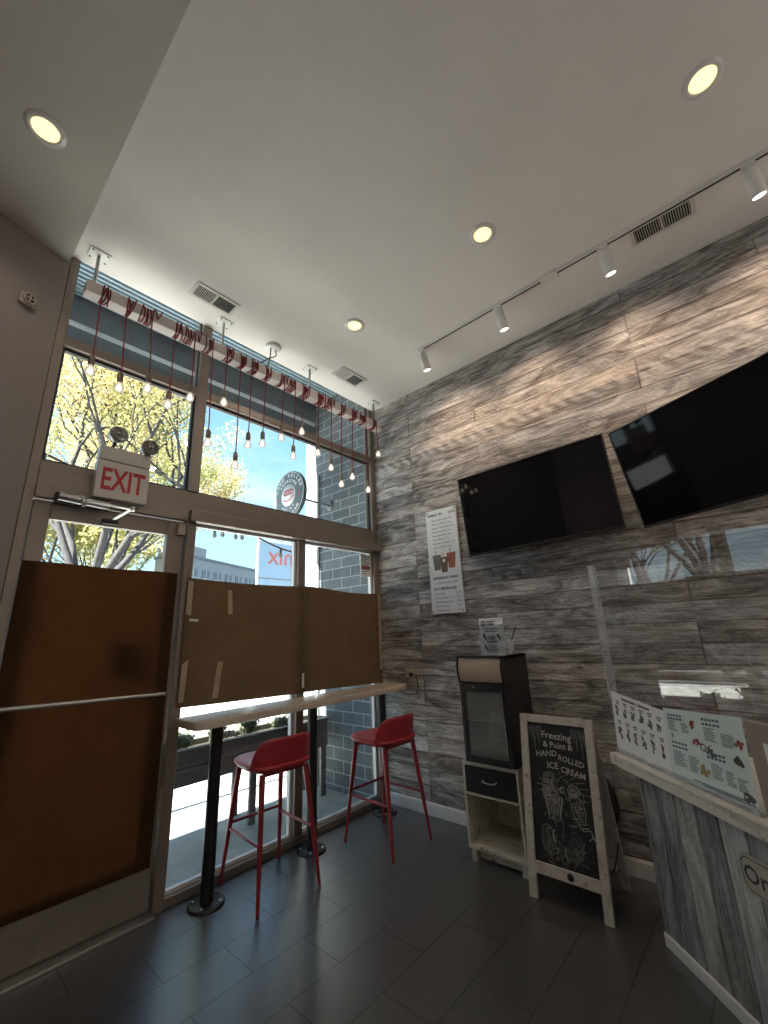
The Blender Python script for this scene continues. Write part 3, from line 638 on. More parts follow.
# ---- televisions
def tv(c, yaw, tilt, roll, label):
    nn = Vector((-1, 0, 0)); ww = Vector((0, -1, 0)); uu = Vector((0, 0, 1)); R = Matrix.Rotation(yaw, 3, 'Z'); nn = R@nn; ww = R@ww
    n2 = nn*math.cos(tilt)-uu*math.sin(tilt); u2 = uu*math.cos(tilt)+nn*math.sin(tilt)
    w3 = ww*math.cos(roll)+u2*math.sin(roll); u3 = u2*math.cos(roll)-ww*math.sin(roll)
    t = thing('television', label, 'television', mw=frame_mw(c, w3, u3, n2)); W, Hh = 1.09, .631
    MB().box(-W/2, W/2, -Hh/2, Hh/2, -.030, -.002).build('casing', 'black_plastic', t, bevel=.005)
    b_ = .008
    MB().box(-W/2, W/2, Hh/2-b_, Hh/2, -.002, .004).box(-W/2, W/2, -Hh/2, -Hh/2+b_*1.8, -.002, .004).box(-W/2, -W/2+b_, -Hh/2, Hh/2, -.002, .004).box(W/2-b_, W/2, -Hh/2, Hh/2, -.002, .004).build('bezel', 'black_plastic', t, bevel=.0015)
    MB().box(-W/2+b_, W/2-b_, -Hh/2+b_*1.8, Hh/2-b_, -.002, .0).build('screen', 'tv_screen', t)
    MB().box(-.36, .36, -.24, .12, -.055, -.030).build('electronics_housing', 'black_plastic', t, bevel=.01)
    return t, n2
def mount(t, c, n2, wy, wz):
    inv = t.matrix_world.inverted(); p = Vector(c)-n2*.055; wl = Vector((-.032, wy, wz))
    a = MB(); R3 = inv.to_3x3()
    q0 = inv@p; q1 = inv@wl; mid = (q0+q1)/2+R3@Vector((0, .06, 0))
    a.beam(q0, mid, .035, .05).beam(mid, q1, .035, .05).obox(q1, R3@Vector((.012, 0, 0)), R3@Vector((0, .10, 0)), R3@Vector((0, 0, .12))).obox(q0, (.15, 0, 0), (0, .14, 0), (0, 0, .008))
    a.build('wall_bracket', 'black_metal', t)
c1 = (-.164, -1.633, 2.237); t1, n1_ = tv(c1, .025, .081, .028, 'wide black television mounted beside the drinks menu board, screen almost free of reflections'); bpy.context.view_layer.update(); mount(t1, c1, n1_, -1.65, 2.2)
c2 = (-.365, -2.752, 2.242); t2, n2_ = tv(c2, -.383, .221, .033, 'wide black television swung out from the wall above the counter, bulbs mirrored in its screen'); bpy.context.view_layer.update(); mount(t2, c2, n2_, -2.75, 2.2)

# ================================================================== CABINET, FRIDGE, CARD HOLDER
cb = thing('cabinet', 'low open cabinet with a black drawer under the small fridge', 'cabinet', (0, -1.23, 0))
hw = .192; th = .016; xf = -.405
MB().box(xf, -.018, -hw, -hw+th, .07, .53).box(xf, -.018, hw-th, hw, .07, .53).box(xf, -.018, -hw, hw, .53, .552).box(xf, -.018, -hw+th, hw-th, .07, .088).box(xf+.002, -.018, -hw+th, hw-th, .362, .376).box(-.03, -.018, -hw+th, hw-th, .088, .53).build('carcass', 'cabinet_ply', cb, bevel=.002)
dr = MB().box(xf-.002, xf+.016, -hw+th+.002, hw-th-.002, .379, .527).box(xf+.016, -.05, -hw+th+.012, hw-th-.012, .382, .50).build('drawer', 'black_plastic', cb, bevel=.002)
MB().tube([(xf, .045, .462), (xf-.022, .043, .457), (xf-.026, 0, .452), (xf-.022, -.043, .457), (xf, -.045, .462)], .004, 8).build('handle', 'satin_steel', dr)
for yy in (-hw+.03, hw-.03):
    for xx in (xf+.03, -.05): MB().box(xx-.018, xx+.018, yy-.018, yy+.018, 0, .07).build('foot', 'cabinet_ply', cb, bevel=.002)
MB().box(xf+.05, xf+.062, -hw+.05, hw-.05, .012, .07).build('plinth', 'cabinet_ply', cb)
MB().box(-.0325, -.0302, -.05, .03, .20, .27).build('back_plate', 'white_plastic', cb)

fr = thing('display_fridge', 'black glass-door countertop fridge with a plain tan header, on the open cabinet', 'fridge', (-.25, -1.262, .5525))
w2 = .165; hh = .645; xf, xb = -.20, .15
MB().box(xf+.03, xb, -w2, -w2+.022, .01, hh).box(xf+.03, xb, w2-.022, w2, .01, hh).box(xf+.03, xb, -w2, w2, hh-.02, hh).box(xf+.03, xb, -w2+.022, w2-.022, .01, .05).box(xb-.02, xb, -w2, w2, .01, hh).box(xf+.03, xb, -w2+.022, w2-.022, .48, .50).build('body', 'black_plastic', fr, bevel=.004)
# bulged tan header
hd = MB()
def hfn(u, v): z = .487+.150*u; return (xf+.012-.030*math.sin(PI*(.12+.76*u))**.8, -w2+.012+(2*w2-.024)*v, z)
hd.grid(hfn, 12, 4); hd.box(xf+.008, xf+.031, -w2+.012, w2-.012, .487, .637)
hd.build('header_panel', 'fridge_header', fr)
ck = MB()
for sgn in (-1, 1):
    pl_ = [(xf+.03, .480)]+[(xf+.010-.034*math.sin(PI*(.12+.76*i/12))**.8, .480+.164*i/12) for i in range(13)]+[(xf+.03, .644)]
    ck.prism(pl_, (0, sgn*(w2-.0125), 0), (1, 0, 0), (0, 0, 1), (0, sgn*.0125, 0))
ck.box(xf-.015, xf+.03, -w2, w2, .637, hh).build('header_cheeks', 'black_plastic', fr, bevel=.001)
dd = MB().box(xf, xf+.028, -w2, -w2+.032, .012, .478).box(xf, xf+.028, w2-.032, w2, .012, .478).box(xf, xf+.028, -w2+.032, w2-.032, .012, .052).box(xf, xf+.028, -w2+.032, w2-.032, .43, .478).build('door', 'black_plastic', fr, bevel=.003)
MB().box(xf+.008, xf+.014, -w2+.032, w2-.032, .052, .43).build('glass', 'fridge_glass', dd)
MB().box(xf+.003, xf+.02, -w2+.030, -w2+.036, .052, .43).build('edge_strip', 'satin_steel', dd)
MB().lathe([(.007, 0), (.007, .003), (0, .004)], (xf, .06, .452), (-1, 0, 0), 14).build('lock', 'steel', dd)
sh = MB()
for k in range(9): sh.tube([(xf+.05, -w2+.03, .25), (xb-.03, -w2+.03, .25)] if k == 0 else [(xf+.05+k*.033, -w2+.024, .25), (xf+.05+k*.033, w2-.024, .25)], .002, 6)
sh.tube([(xf+.042, -w2+.024, .25), (xf+.042, w2-.024, .25)], .004, 8); sh.build('shelf', 'steel', fr)
MB().box(xb-.0225, xb-.0201, -w2+.03, w2-.03, .06, .47).box(xf+.05, xb-.03, -w2+.0221, -w2+.024, .06, .47).box(xf+.05, xb-.03, w2-.024, w2-.0221, .06, .47).build('liner', 'tan_board', fr)
for xx in (xf+.06, xb-.04):
    for yy in (-.13, .13): MB().lathe([(0, 0), (.014, 0), (.014, .011)], (xx, yy, 0), (0, 0, 1), 12).build('foot', 'black_plastic', fr)

cdh = thing('card_holder', 'white printed card in a clear stand on top of the small fridge', 'card holder', (-.335, -1.312, 1.1976))
MB().obox((-.0, 0, .122), (.0015, 0, 0), (0, .088, 0), (.018*0, 0, .118)).build('card', 'paper_white', cdh)
MB().box(-.03, .05, -.09, .09, 0, .004).box(-.006, -.003, -.09, .09, .004, .20).box(.003, .006, -.09, .09, .004, .20).build('clear_stand', 'acrylic_edge', cdh)
pr = MB()
for y, z, a, b_ in ((.0, .215, .03, .004), (.0, .20, .02, .004), (0.0, .17, .05, .003), (0, .153, .045, .003), (0, .12, .025, .003), (0, .11, .028, .003), (0, .10, .02, .003), (0, .085, .04, .006), (0, .06, .03, .003), (0, .05, .03, .003), (0, .035, .045, .003), (0, .022, .04, .003)): pr.box(-.0075, -.0066, y-a, y+a, z-b_, z+b_)
pr.build('print', 'ink_grey', cdh)
pd = MB().lathe([(.009, 0), (.017, 0)], (-.0072, .055, .205), (-1, 0, 0), 20)
for y, z in ((.05, .115), (-.055, .112), (.045, .045)):
    for k in range(3): pd.box(-.0078, -.0066, y-.012+.006*k, y-.004+.009*k, z-.016+.01*k, z-.004+.012*k)
pd.build('pictograms', 'ink', cdh)
tag(MB().tube([(-.25, -1.372, 1.2025), (-.25, -1.408, 1.287), (-.25, -1.448, 1.378)], .004, 8).build('straw', 'black_plastic'), 'thin black straw sticking up behind the card on the fridge', 'straw')
tag(MB().lathe([(.0, 0), (.026, 0), (.03, .09), (.028, .09), (.0245, .004), (0, .004)], (-.25, -1.388, 1.1977), (0, 0, 1), 20).build('clear_cup', 'acrylic_edge'), 'small clear cup holding the black straw on the fridge top', 'cup')

# ================================================================== SANDWICH BOARD
# local frame: x to the viewer's right (-y world), y up along the leaning front, z out of the board
eb = Vector((-.537, -1.681, 0)); et = Vector((-.405, -1.683, .868)); eu = (et-eb).normalized(); ew = Vector((0, -1, 0)); ew = (ew-eu*ew.dot(eu)).normalized(); en = ew.cross(eu)
L_ = (et-eb).length; EW = .206
es = thing('sandwich_board', 'whitewashed wooden sandwich board with a chalk ice cream drawing in front of the cabinet', 'chalkboard', mw=frame_mw(eb, ew, eu, en))
ST = .044
for sx_ in (-1, 1):
    MB().box(min(sx_*EW, sx_*(EW-ST)), max(sx_*EW, sx_*(EW-ST)), .002, L_, -.022, 0).build('leg', 'easel_wood', es, bevel=.003)
MB().box(-EW+ST, EW-ST, L_-.042, L_, -.021, -.001).build('top_rail', 'easel_wood', es, bevel=.003)
rl = MB().box(-EW+ST, EW-ST, .115, .168, -.021, -.001).build('bottom_rail', 'easel_wood', es, bevel=.003)
MB().lathe([(0, .0006), (.017, .0006), (.017, 0)], (.02, .142, -.001), (0, 0, 1), 20).build('oval_hole', 'dark_slot', rl)
brd = MB().box(-EW+ST, EW-ST, .168, L_-.042, -.014, -.009).build('blackboard', 'chalkboard', es)
# rear frame
bz0 = es.matrix_world.inverted()
back_top = Vector((-.392, -1.68, .835))
rb = MB(); fr_pts = []
for sy_ in (-1, 1):
    rb.beam((-.372, -1.680+sy_*.182, .845), (-.172, -1.675+sy_*.182, .004), .022, .044, (1, 0, .24))
rb.beam((-.212, -1.84, .17), (-.212, -1.51, .17), .02, .045, (1, 0, .2)).beam((-.355, -1.84, .775), (-.355, -1.51, .775), .02, .045, (1, 0, .2)).beam((-.283, -1.675, .765), (-.218, -1.675, .19), .008, .32, (1, 0, .1))
rb.v = [tuple(bz0@Vector(p)) for p in rb.v]
rb.build('rear_frame', 'easel_wood', es, bevel=.003)
ch = MB(); P0 = Vector((-.512, -1.872, .20)); P1 = Vector((-.235, -1.872, .24))
pts = [tuple(bz0@(P0.lerp(P1, k/14)-Vector((0, 0, .055*math.sin(PI*k/14))))) for k in range(15)]
ch.tube(pts, .0035, 6).build('chain', 'black_metal', es)
for sx_ in (-.17, .17): MB().lathe([(.0, -.02), (.009, -.02), (.009, .02), (0, .02)], (sx_, L_-.004, -.027), (1, 0, 0), 10).build('hinge', 'black_metal', es)
# chalk work
Z0 = -.0086
def CT(mb, s, x, y, size, ux=(1, 0, 0), uy=(0, 1, 0), bold=.0006): mb.text(s, (x, y, Z0), ux, uy, size, 'CENTER', bold)
cw = MB()
CT(cw, 'Freezing', 0.0, .775, .050, (1, -.03, 0), (.03, 1, 0)); CT(cw, '& Point &', .005, .728, .042, (1, -.02, 0))
CT(cw, 'HAND', -.062, .682, .041, (1, .12, 0), (-.1, 1, 0)); CT(cw, 'ROLLED', .072, .660, .038, (1, -.16, 0), (.12, 1, 0))
CT(cw, 'ICE', -.030, .626, .044, (1, .04, 0), (-.05, 1, 0)); CT(cw, 'CREAM', .078, .606, .040, (1, -.16, 0), (.1, 1, 0))
cw.build('chalk_lettering', 'chalk', brd)
def stroke(mb, pts, wd=.0022):
    pts = [Vector((p[0], p[1], Z0)) for p in pts]
    vs = []; n_ = len(pts)
    for i, p in enumerate(pts):
        t = pts[min(i+1, n_-1)]-pts[max(i-1, 0)]; q = Vector((-t.y, t.x, 0)); q = q.normalized()*wd/2 if q.length > 1e-9 else Vector((0, wd/2, 0)); vs += [p-q, p+q]
    mb.add(vs, [(2*i, 2*i+2, 2*i+3, 2*i+1) for i in range(n_-1)])
def arc(cx_, cy_, rx, ry, a0, a1, n_=18): return [(cx_+rx*math.cos(math.radians(a0+(a1-a0)*i/n_)), cy_+ry*math.sin(math.radians(a0+(a1-a0)*i/n_))) for i in range(n_+1)]
dk_ = MB(); lt = MB(); rr = random.Random(4)
for x, l in ((-.15, .05), (-.138, .085), (-.124, .13), (-.11, .06), (-.098, .09), (-.085, .04), (.088, .04), (.10, .07), (.113, .11), (.128, .06), (.14, .14), (.153, .08)):     # icicles
    for k in (-1, 1): stroke(dk_, [(x+k*.006, .82), (x+k*.003, .82-l*.6), (x, .82-l)], .002)
    stroke(dk_, [(x, .82), (x, .82-l*.7)], .004)
for a in range(-25, 216, 20):                                                                                              # rays
    c_, s_ = math.cos(math.radians(a)), math.sin(math.radians(a)); stroke(lt, [(.015+.085*c_, .52+.07*s_), (.015+.145*c_, .52+.085*s_)], .0016)
for cx_, cy_, q in ((-.055, .565, .03), (-.06, .53, .034), (-.04, .50, .036), (-.075, .50, .026), (.07, .52, .032), (.075, .515, .02), (.01, .515, .014)):    # rolls and scoops
    for k in (1.0, .72, .45): stroke(lt, arc(cx_+rr.uniform(-.003, .003), cy_, q*k, q*k*.9, rr.uniform(0, 90), rr.uniform(330, 420)), .0018)
for k in range(16):                                                                                                        # shading of the left cup
    x = -.085+k*.0066; stroke(dk_ if k % 2 else lt, [(x, .485-rr.uniform(0, .02)), (x*.75-.012+rr.uniform(-.004, .004), .40-rr.uniform(0, .03))], .0025)
stroke(lt, [(-.09, .475), (-.068, .375), (-.012, .372), (.008, .47)], .0024); stroke(lt, arc(-.04, .472, .05, .013, 0, 360, 26), .002)
stroke(lt, [(.045, .49), (.055, .43), (.085, .375), (.118, .385), (.125, .43), (.115, .475), (.095, .495)], .0022)          # hand holding a cone
for k in range(6): stroke(lt, arc(.075+.008*k, .455-.012*k, .018, .013, 20*k, 230+20*k), .0018)
stroke(lt, [(.082, .375), (.105, .352), (.142, .362), (.152, .335), (.128, .318)], .0035); stroke(lt, [(.09, .36), (.135, .37)], .003); stroke(lt, [(.145, .35), (.158, .322)], .005)
for cx_, sg in ((-.075, 1), (.055, -1)):                                                                                    # cupped hands at the foot
    for k in range(9): stroke(dk_, arc(cx_+sg*.004*k, .275-.008*k, .045-.002*k, .06-.003*k, 70 if sg > 0 else -60, 250 if sg > 0 else 110), .003)
stroke(lt, arc(-.085, .31, .03, .034, 20, 200), .002); stroke(lt, arc(-.07, .31, .016, .022, 0, 220), .002); stroke(lt, arc(-.045, .30, .011, .024, 90, 290), .006); stroke(lt, [(.082, .262), (.09, .252), (.104, .264)], .004)
stroke(dk_, [(.0, .385), (.004, .345), (-.01, .30)], .004); stroke(dk_, [(.03, .36), (.075, .365)], .012)
for k in range(26):
    x = rr.uniform(-.1, .09); stroke(dk_, [(x, rr.uniform(.17, .25)), (x+rr.uniform(-.03, .03), rr.uniform(.2, .27))], .0025)
for cx_, cy_, rx, ry, nn in ((-.05, .50, .05, .06, 60), (.08, .44, .04, .07, 60), (-.03, .42, .04, .05, 40), (.0, .24, .10, .07, 90), (.06, .52, .05, .04, 40)):
    for k in range(nn):
        x = cx_+rr.gauss(0, rx*.6); y = cy_+rr.gauss(0, ry*.6); a = rr.uniform(0, 3.14); l = rr.uniform(.006, .022)
        if abs(x) < .15: stroke(dk_ if k % 3 else lt, [(x-l*math.cos(a), y-l*math.sin(a)), (x+l*.2, y+l*.3), (x+l*math.cos(a), y+l*math.sin(a))], .0016)
lt.build('chalk_drawing', 'chalk', brd); dk_.build('chalk_shading', 'chalk_dim', brd)

tag(MB().lathe([(0, .0), (.195, .0), (.205, .008), (.205, .022), (.195, .03), (0, .03)], (-.035, -1.648, .345), (-1, 0, .12), 48).build('round_panel', 'black_plastic', bevel=0), 'black round panel leaning on the plank wall behind the sandwich board', 'round panel')

# ================================================================== COUNTER
CP = Vector((-.507, -2.09, 0)); CRZ = math.radians(225)
ct = thing('service_counter', 'angled counter front clad in upright grey weathered boards with a white baseboard', 'counter', CP, CRZ)
MB().box(.014, 2.7, 0.004, .53, 0.0, .676).build('board_cladding', 'counter_boards', ct)
MB().box(.004, 2.7, -.009, .0035, 0, .052).box(.004, .0135, .0035, .53, 0, .052).build('baseboard', 'white_trim', ct, bevel=.004)
MB().box(.008, .0135, -.001, .012, .052, .676).box(.008, .03, -.001, .0035, .052, .676).build('corner_trim', 'counter_boards', ct)
wt = thing('countertop', 'thick whitewashed wooden countertop on the angled board-clad counter', 'countertop', CP, CRZ)
MB().box(-.138, 2.75, -.04, .535, .677, .729).build('slab', 'worktop_wood', wt, bevel=.005)
gd = thing('sneeze_guard', 'tall clear acrylic screen standing on the counter edge', 'screen', CP, CRZ)
MB().box(-.158, 2.5, .030, .040, .731, 1.70).build('front_panel', 'acrylic', gd)
MB().box(-.170, -.160, .028, .075, .731, 1.70).build('side_panel', 'acrylic_edge', gd, bevel=.002)
MB().box(-.172, -.140, .0405, .060, .731, .87).build('corner_bracket', 'white_plastic', gd, bevel=.003)
MB().box(-.14, .68, -.0025, -.0005, .7305, .752).box(-.14, .68, -.0005, .0295, .7305, .7335).build('base_channel', 'acrylic_edge', gd)
MB().box(-.10, .04, .0405, .046, 1.09, 1.094).build('edge_clip', 'white_plastic', gd)
def sheet(label, s0, s1, zz, mat, d=.008):
    (a, b_, c_, d_) = zz     # TL TR BR BL heights
    o = thing('counter_menu', label, 'menu', CP, CRZ)
    mb = MB(); lean = .016
    mb.add([(s0, d+lean, a), (s1, d+lean, b_), (s1, d, c_), (s0, d, d_), (s0, d+lean+.0016, a), (s1, d+lean+.0016, b_), (s1, d+.0016, c_), (s0, d+.0016, d_)], [(0, 1, 2, 3), (7, 6, 5, 4), (0, 4, 5, 1), (1, 5, 6, 2), (2, 6, 7, 3), (3, 7, 4, 0)])
    mb.build('sheet', mat, o)
    def pt(u, v): 
        x = s0+(s1-s0)*u; t_ = a+(b_-a)*u; b0 = d_+(c_-d_)*u; return (x, d-.0008+.016*v, b0+(t_-b0)*v)
    return o, pt
def bar(mb, pt, u0, v0, u1, v1): mb.quad(pt(u0, v0), pt(u1, v0), pt(u1, v1), pt(u0, v1))
o1, pt1 = sheet('white counter menu sheet with two rows of small black food drawings, nearer the wall', -.135, .262, (1.02, .985, .735, .745), 'paper_white')
rr = random.Random(11); tt = MB(); fd = MB()
for i in range(13): bar(tt, pt1, .22+i*.042, .90, .22+i*.042+rr.choice((.02, .03, .034)), .945)
for r_, (vt, vb) in enumerate(((.80, .62), (.46, .22))):
    for k in range(6):
        u = .08+k*.155
        bar(tt, pt1, u, vt+.04, u+.085, vt+.06); bar(tt, pt1, u+.012, vt, u+.07, vt+.02)
        for q in range(9):
            x = u+rr.uniform(.0, .06); y = rr.uniform(vb, vt-.05); s = rr.uniform(.012, .03)
            fd.add([pt1(x+s*math.cos(a_)*.9, y+s*1.5*math.sin(a_)) for a_ in (0, 1.2+rr.random(), 2.4, 3.5+rr.random()*.5, 4.9)], [(0, 1, 2, 3, 4)])
tt.build('print', 'ink', o1); fd.build('drawings', 'ink_grey', o1)
o2, pt2 = sheet('pale teal counter menu sheet with columns of text and small pictures, beside the white one', .264, .672, (1.0, 1.03, .742, .738), 'paper_teal', .005)
tx2 = MB(); gd2 = MB(); rd2 = MB(); gl2 = MB()
for (u0, u1, v0, v1, n_) in ((.05, .2, .66, .84, 8), (.24, .34, .66, .80, 6), (.07, .25, .16, .38, 9), (.28, .42, .14, .36, 9), (.54, .70, .62, .80, 7), (.74, .90, .60, .76, 7), (.56, .70, .16, .36, 8), (.72, .82, .14, .32, 7), (.84, .96, .12, .28, 6)):
    for i in range(n_): 
        v = v1-(v1-v0)*i/n_; bar(tx2, pt2, u0, v, u0+(u1-u0)*rr.uniform(.6, 1), v+(v1-v0)/n_*.45)
for (u, v) in ((.05, .89), (.05, .84), (.07, .49), (.07, .43), (.53, .90), (.53, .84), (.53, .47), (.53, .42)):
    for i in range(5): bar(tx2, pt2, u+i*.045, v, u+i*.045+.034, v+.032)
bar(tx2, pt2, .42, .03, .98, .045); bar(tx2, pt2, .3, .055, .9, .07)
def blob(mb, u, v, q, n_=12):
    for i in range(n_):
        a_ = rr.uniform(0, 6.28); d_ = rr.random()*q; x, y, s = u+d_*math.cos(a_), v+1.3*d_*math.sin(a_), rr.uniform(.2, .45)*q
        mb.add([pt2(x+s*math.cos(b_), y+1.3*s*math.sin(b_)) for b_ in (0, 1.1, 2.2, 3.4, 4.5, 5.4)], [tuple(range(6))])
blob(rd2, .39, .83, .05); blob(rd2, .43, .60, .05); blob(rd2, .94, .70, .05); blob(gd2, .60, .52, .05); blob(gd2, .9, .47, .07, 8); blob(gl2, .47, .22, .06, 16); blob(gd2, .91, .10, .06); blob(gd2, .1, .60, .03, 6)
for a_ in range(0, 360, 24): gd2.add([pt2(.50+k*math.cos(math.radians(b_)), .54+1.3*k*math.sin(math.radians(b_))) for k, b_ in ((.04, a_), (.04, a_+24), (.026, a_+24), (.026, a_))], [(0, 1, 2, 3)])
tx2.build('print', 'ink_teal', o2); gd2.build('pictures', 'ink_grey', o2); rd2.build('red_pictures', 'ink_red', o2); gl2.build('gold_picture', 'ink_gold', o2)
pb = thing('display_board', 'tan upright board with a white card beside the teal menu sheet on the counter', 'board', CP, CRZ)
MB().box(.70, 1.20, .002, .0265, .7305, 1.03).build('panel', 'tan_board', pb, bevel=.003)
MB().box(.76, .88, -.0015, .0015, .80, .97).build('white_card', 'paper_white', pb)
# order sign on the counter face
sg = thing('order_sign', 'grey plaque with cut corners and dark lettering on the counter front', 'sign', CP, CRZ)
def plq(x0, x1, z0, z1, c_): return [(x0+c_, z0), (x1-c_, z0), (x1, z0+c_), (x1, z1-c_), (x1-c_, z1), (x0+c_, z1), (x0, z1-c_), (x0, z0+c_)]
MB().prism(plq(.545, .945, .468, .588, .022), (0, -.0005, 0), (1, 0, 0), (0, 0, 1), (0, -.008, 0)).build('plate', 'plaque', sg)
o_ = plq(.553, .937, .476, .580, .02); i_ = plq(.556, .934, .479, .577, .019)
mb = MB(); mb.add([(x, -.0088, z) for x, z in o_]+[(x, -.0088, z) for x, z in i_], [(k, (k+1) % 8, 8+(k+1) % 8, 8+k) for k in range(8)]); mb.build('border_line', 'ink', sg)
MB().text('Order Here', (.745, -.0089, .527), (1, 0, 0), (0, 0, 1), .075, 'CENTER', bold=.001).build('lettering', 'ink', sg)

# ================================================================== CEILING FIXTURES
WARM = (1.0, .86, .70)
def make_downlight(loc, label):
    t = thing('downlight', label, 'ceiling light', loc, 0, 'recessed ceiling downlights')
    MB().lathe([(.078, 0), (.078, -.003), (.060, -.009), (.054, -.008), (.052, -.0)], (0, 0, 0), (0, 0, 1), 36).build('trim_ring', 'white_metal', t)
    MB().lathe([(.052, -.0012), (.046, -.0018), (.03, -.0022), (0, -.0024)], (0, 0, 0), (0, 0, 1), 30).build('lens', 'downlight_lens', t)
    add_spot('lamp', t, (0, 0, -.02), (0, 0, -1), DOWNLIGHT_W, 160, .5, WARM, .05)
    return t
dl = make_downlight((-1.078, -3.016, H-.0002), 'lit ceiling downlight nearest the track lights, over the counter')
for x, y, z, lb in ((-1.078, -1.925, H, 'lit ceiling downlight second from the window, middle of the high ceiling'), (-1.070, -.808, H, 'lit ceiling downlight nearest the window'), (-2.972, -.770, 3.605, 'lit ceiling downlight in the lower soffit over the entrance'),
                    (-1.078, -4.12, H, 'added unseen ceiling downlight far back over the room behind the counter'), (-2.972, -2.2, 3.605, 'added unseen ceiling downlight in the soffit further from the entrance'), (-2.972, -3.9, 3.605, 'added unseen ceiling downlight at the back of the soffit'), (-1.078, -5.4, H, 'added unseen ceiling downlight at the rear wall')):  # downlights in this row are added out of view to brighten the room
    c_ = copy_tree(dl); c_.location = (x, y, z-.0002); c_['label'] = lb

def vent(name_label, x, y, L, Wd, rz):
    t = thing('ceiling_vent', name_label, 'vent', (x, y, H), rz)
    b_ = .022; l, q = L/2, Wd/2
    MB().box(-l, l, -q, -q+b_, -.008, -.0003).box(-l, l, q-b_, q, -.008, -.0003).box(-l, -l+b_, -q+b_, q-b_, -.008, -.0003).box(l-b_, l, -q+b_, q-b_, -.008, -.0003).box(-.006, .006, -q+b_, q-b_, -.008, -.0003).build('frame', 'vent_white', t, bevel=.002)
    MB().box(-l+b_, l-b_, -q+b_, q-b_, -.0015, -.0004).build('duct_opening', 'dark_slot', t)
    for sgn in (-1, 1):
        mb = MB(); n_ = 11; a0, a1 = (.006, l-b_)
        for k in range(n_):
            xx = sgn*(a0+(a1-a0)*(k+.5)/n_); mb.obox((xx, 0, -.005), (.0018, 0, sgn*.0026), (0, q-b_, 0), (-.0003*sgn, 0, .0005))
        mb.build('louvre_bank', 'vent_white', t)
    return t
vent('white ceiling vent above the window side of the beam, over the door end', -1.94, -.297, .31, .15, 0)
vent('white ceiling vent near the window, close to the plank wall corner', -.628, -.29, .31, .165, 0)
vent('white ceiling vent between the track lights and the plank wall', -.397, -2.752, .33, .155, PI/2)

tk = thing('light_track', 'white ceiling track rail with a joiner block along the plank wall', 'track', (-.485, 0, H))
MB().box(-.016, .016, -3.9, -1.0, -.02, -.0003).build('rail', 'white_metal', tk, bevel=.002)
MB().box(-.006, .006, -3.89, -1.01, -.0212, -.0201).build('slot', 'dark_slot', tk)
MB().box(-.032, .032, -2.16, -2.045, -.028, -.0004).build('joiner', 'white_metal', tk, bevel=.004)
def make_head(y, label):
    t = thing('track_spotlight', label, 'spotlight', (-.485, y, H-.0215), 0, 'spotlights on the ceiling track')
    MB().box(-.014, .014, -.03, .03, -.014, 0).tube([(0, 0, -.012), (.004, 0, -.045)], .007, 10).build('adapter', 'white_metal', t)
    a = Vector((.30, -.06, -1)).normalized(); c_ = Vector((.004, 0, -.035))
    hd_ = MB().lathe([(0, 0), (.030, .0), (.034, .004), (.034, .150), (.031, .152), (.029, .146)], c_, a, 28).build('head', 'white_metal', t)
    MB().lathe([(.0292, .1465), (0, .1465)], c_, a, 24).build('lens', 'track_lens', hd_)
    add_spot('lamp', t, tuple(c_+a*.16), (.62, -.05, -.78), TRACK_W, 125, 1.0, (1.0, .70, .48), .03)
    return t
h0 = make_head(-1.02, 'white track spotlight at the window end of the track')
for y, lb in ((-1.72, 'white track spotlight second from the window end'), (-2.44, 'white track spotlight between the joiner and the wall vent'), (-3.15, 'white track spotlight nearest the camera on the track'), (-3.8, 'added unseen white track spotlight at the far rear end of the track')):  # the rearmost head is added out of view for extra light
    c_ = copy_tree(h0); c_.location = (-.485, y, H-.0215); c_['label'] = lb

# ---- uplights added out of view at the rear to brighten the ceiling
def make_added_uplight(loc, rz, label):
    t = thing('added_uplight', label, 'added wall lamp', loc, rz, 'added uplights at the rear')
    MB().box(-.05, .05, -.008, 0, -.10, .10).build('back_plate', 'white_metal', t, bevel=.003)
    MB().lathe([(.0, -.07), (.045, -.06), (.07, .07), (.066, .07), (.042, -.05), (0, -.058)], (0, -.085, 0), (0, 0, 1), 28).build('shade', 'white_metal', t)
    MB().lathe([(0, .0), (.05, 0)], (0, -.085, .03), (0, 0, 1), 24).build('lens', 'track_lens', t)
    add_spot('lamp', t, (0, -.085, .08), (0, -.75, 1), ADDED_UPLIGHT_W, 150, .6, (1.0, .94, .87), .06)
    return t
k0 = make_added_uplight((-3.6, YB+.001, 2.0), PI, 'added unseen white uplight on the rear wall near the left wall')
for x, y, rz, lb in ((-2.2, YB+.001, PI, 'added unseen white uplight in the middle of the rear wall'), (-.8, YB+.001, PI, 'added unseen white uplight on the rear wall near the plank wall'), (-.001, -5.6, -PI/2, 'added unseen white uplight on the plank wall behind the counter')):
    c_ = copy_tree(k0); c_.location = (x, y, 2.0); c_.rotation_euler = (0, 0, rz); c_['label'] = lb

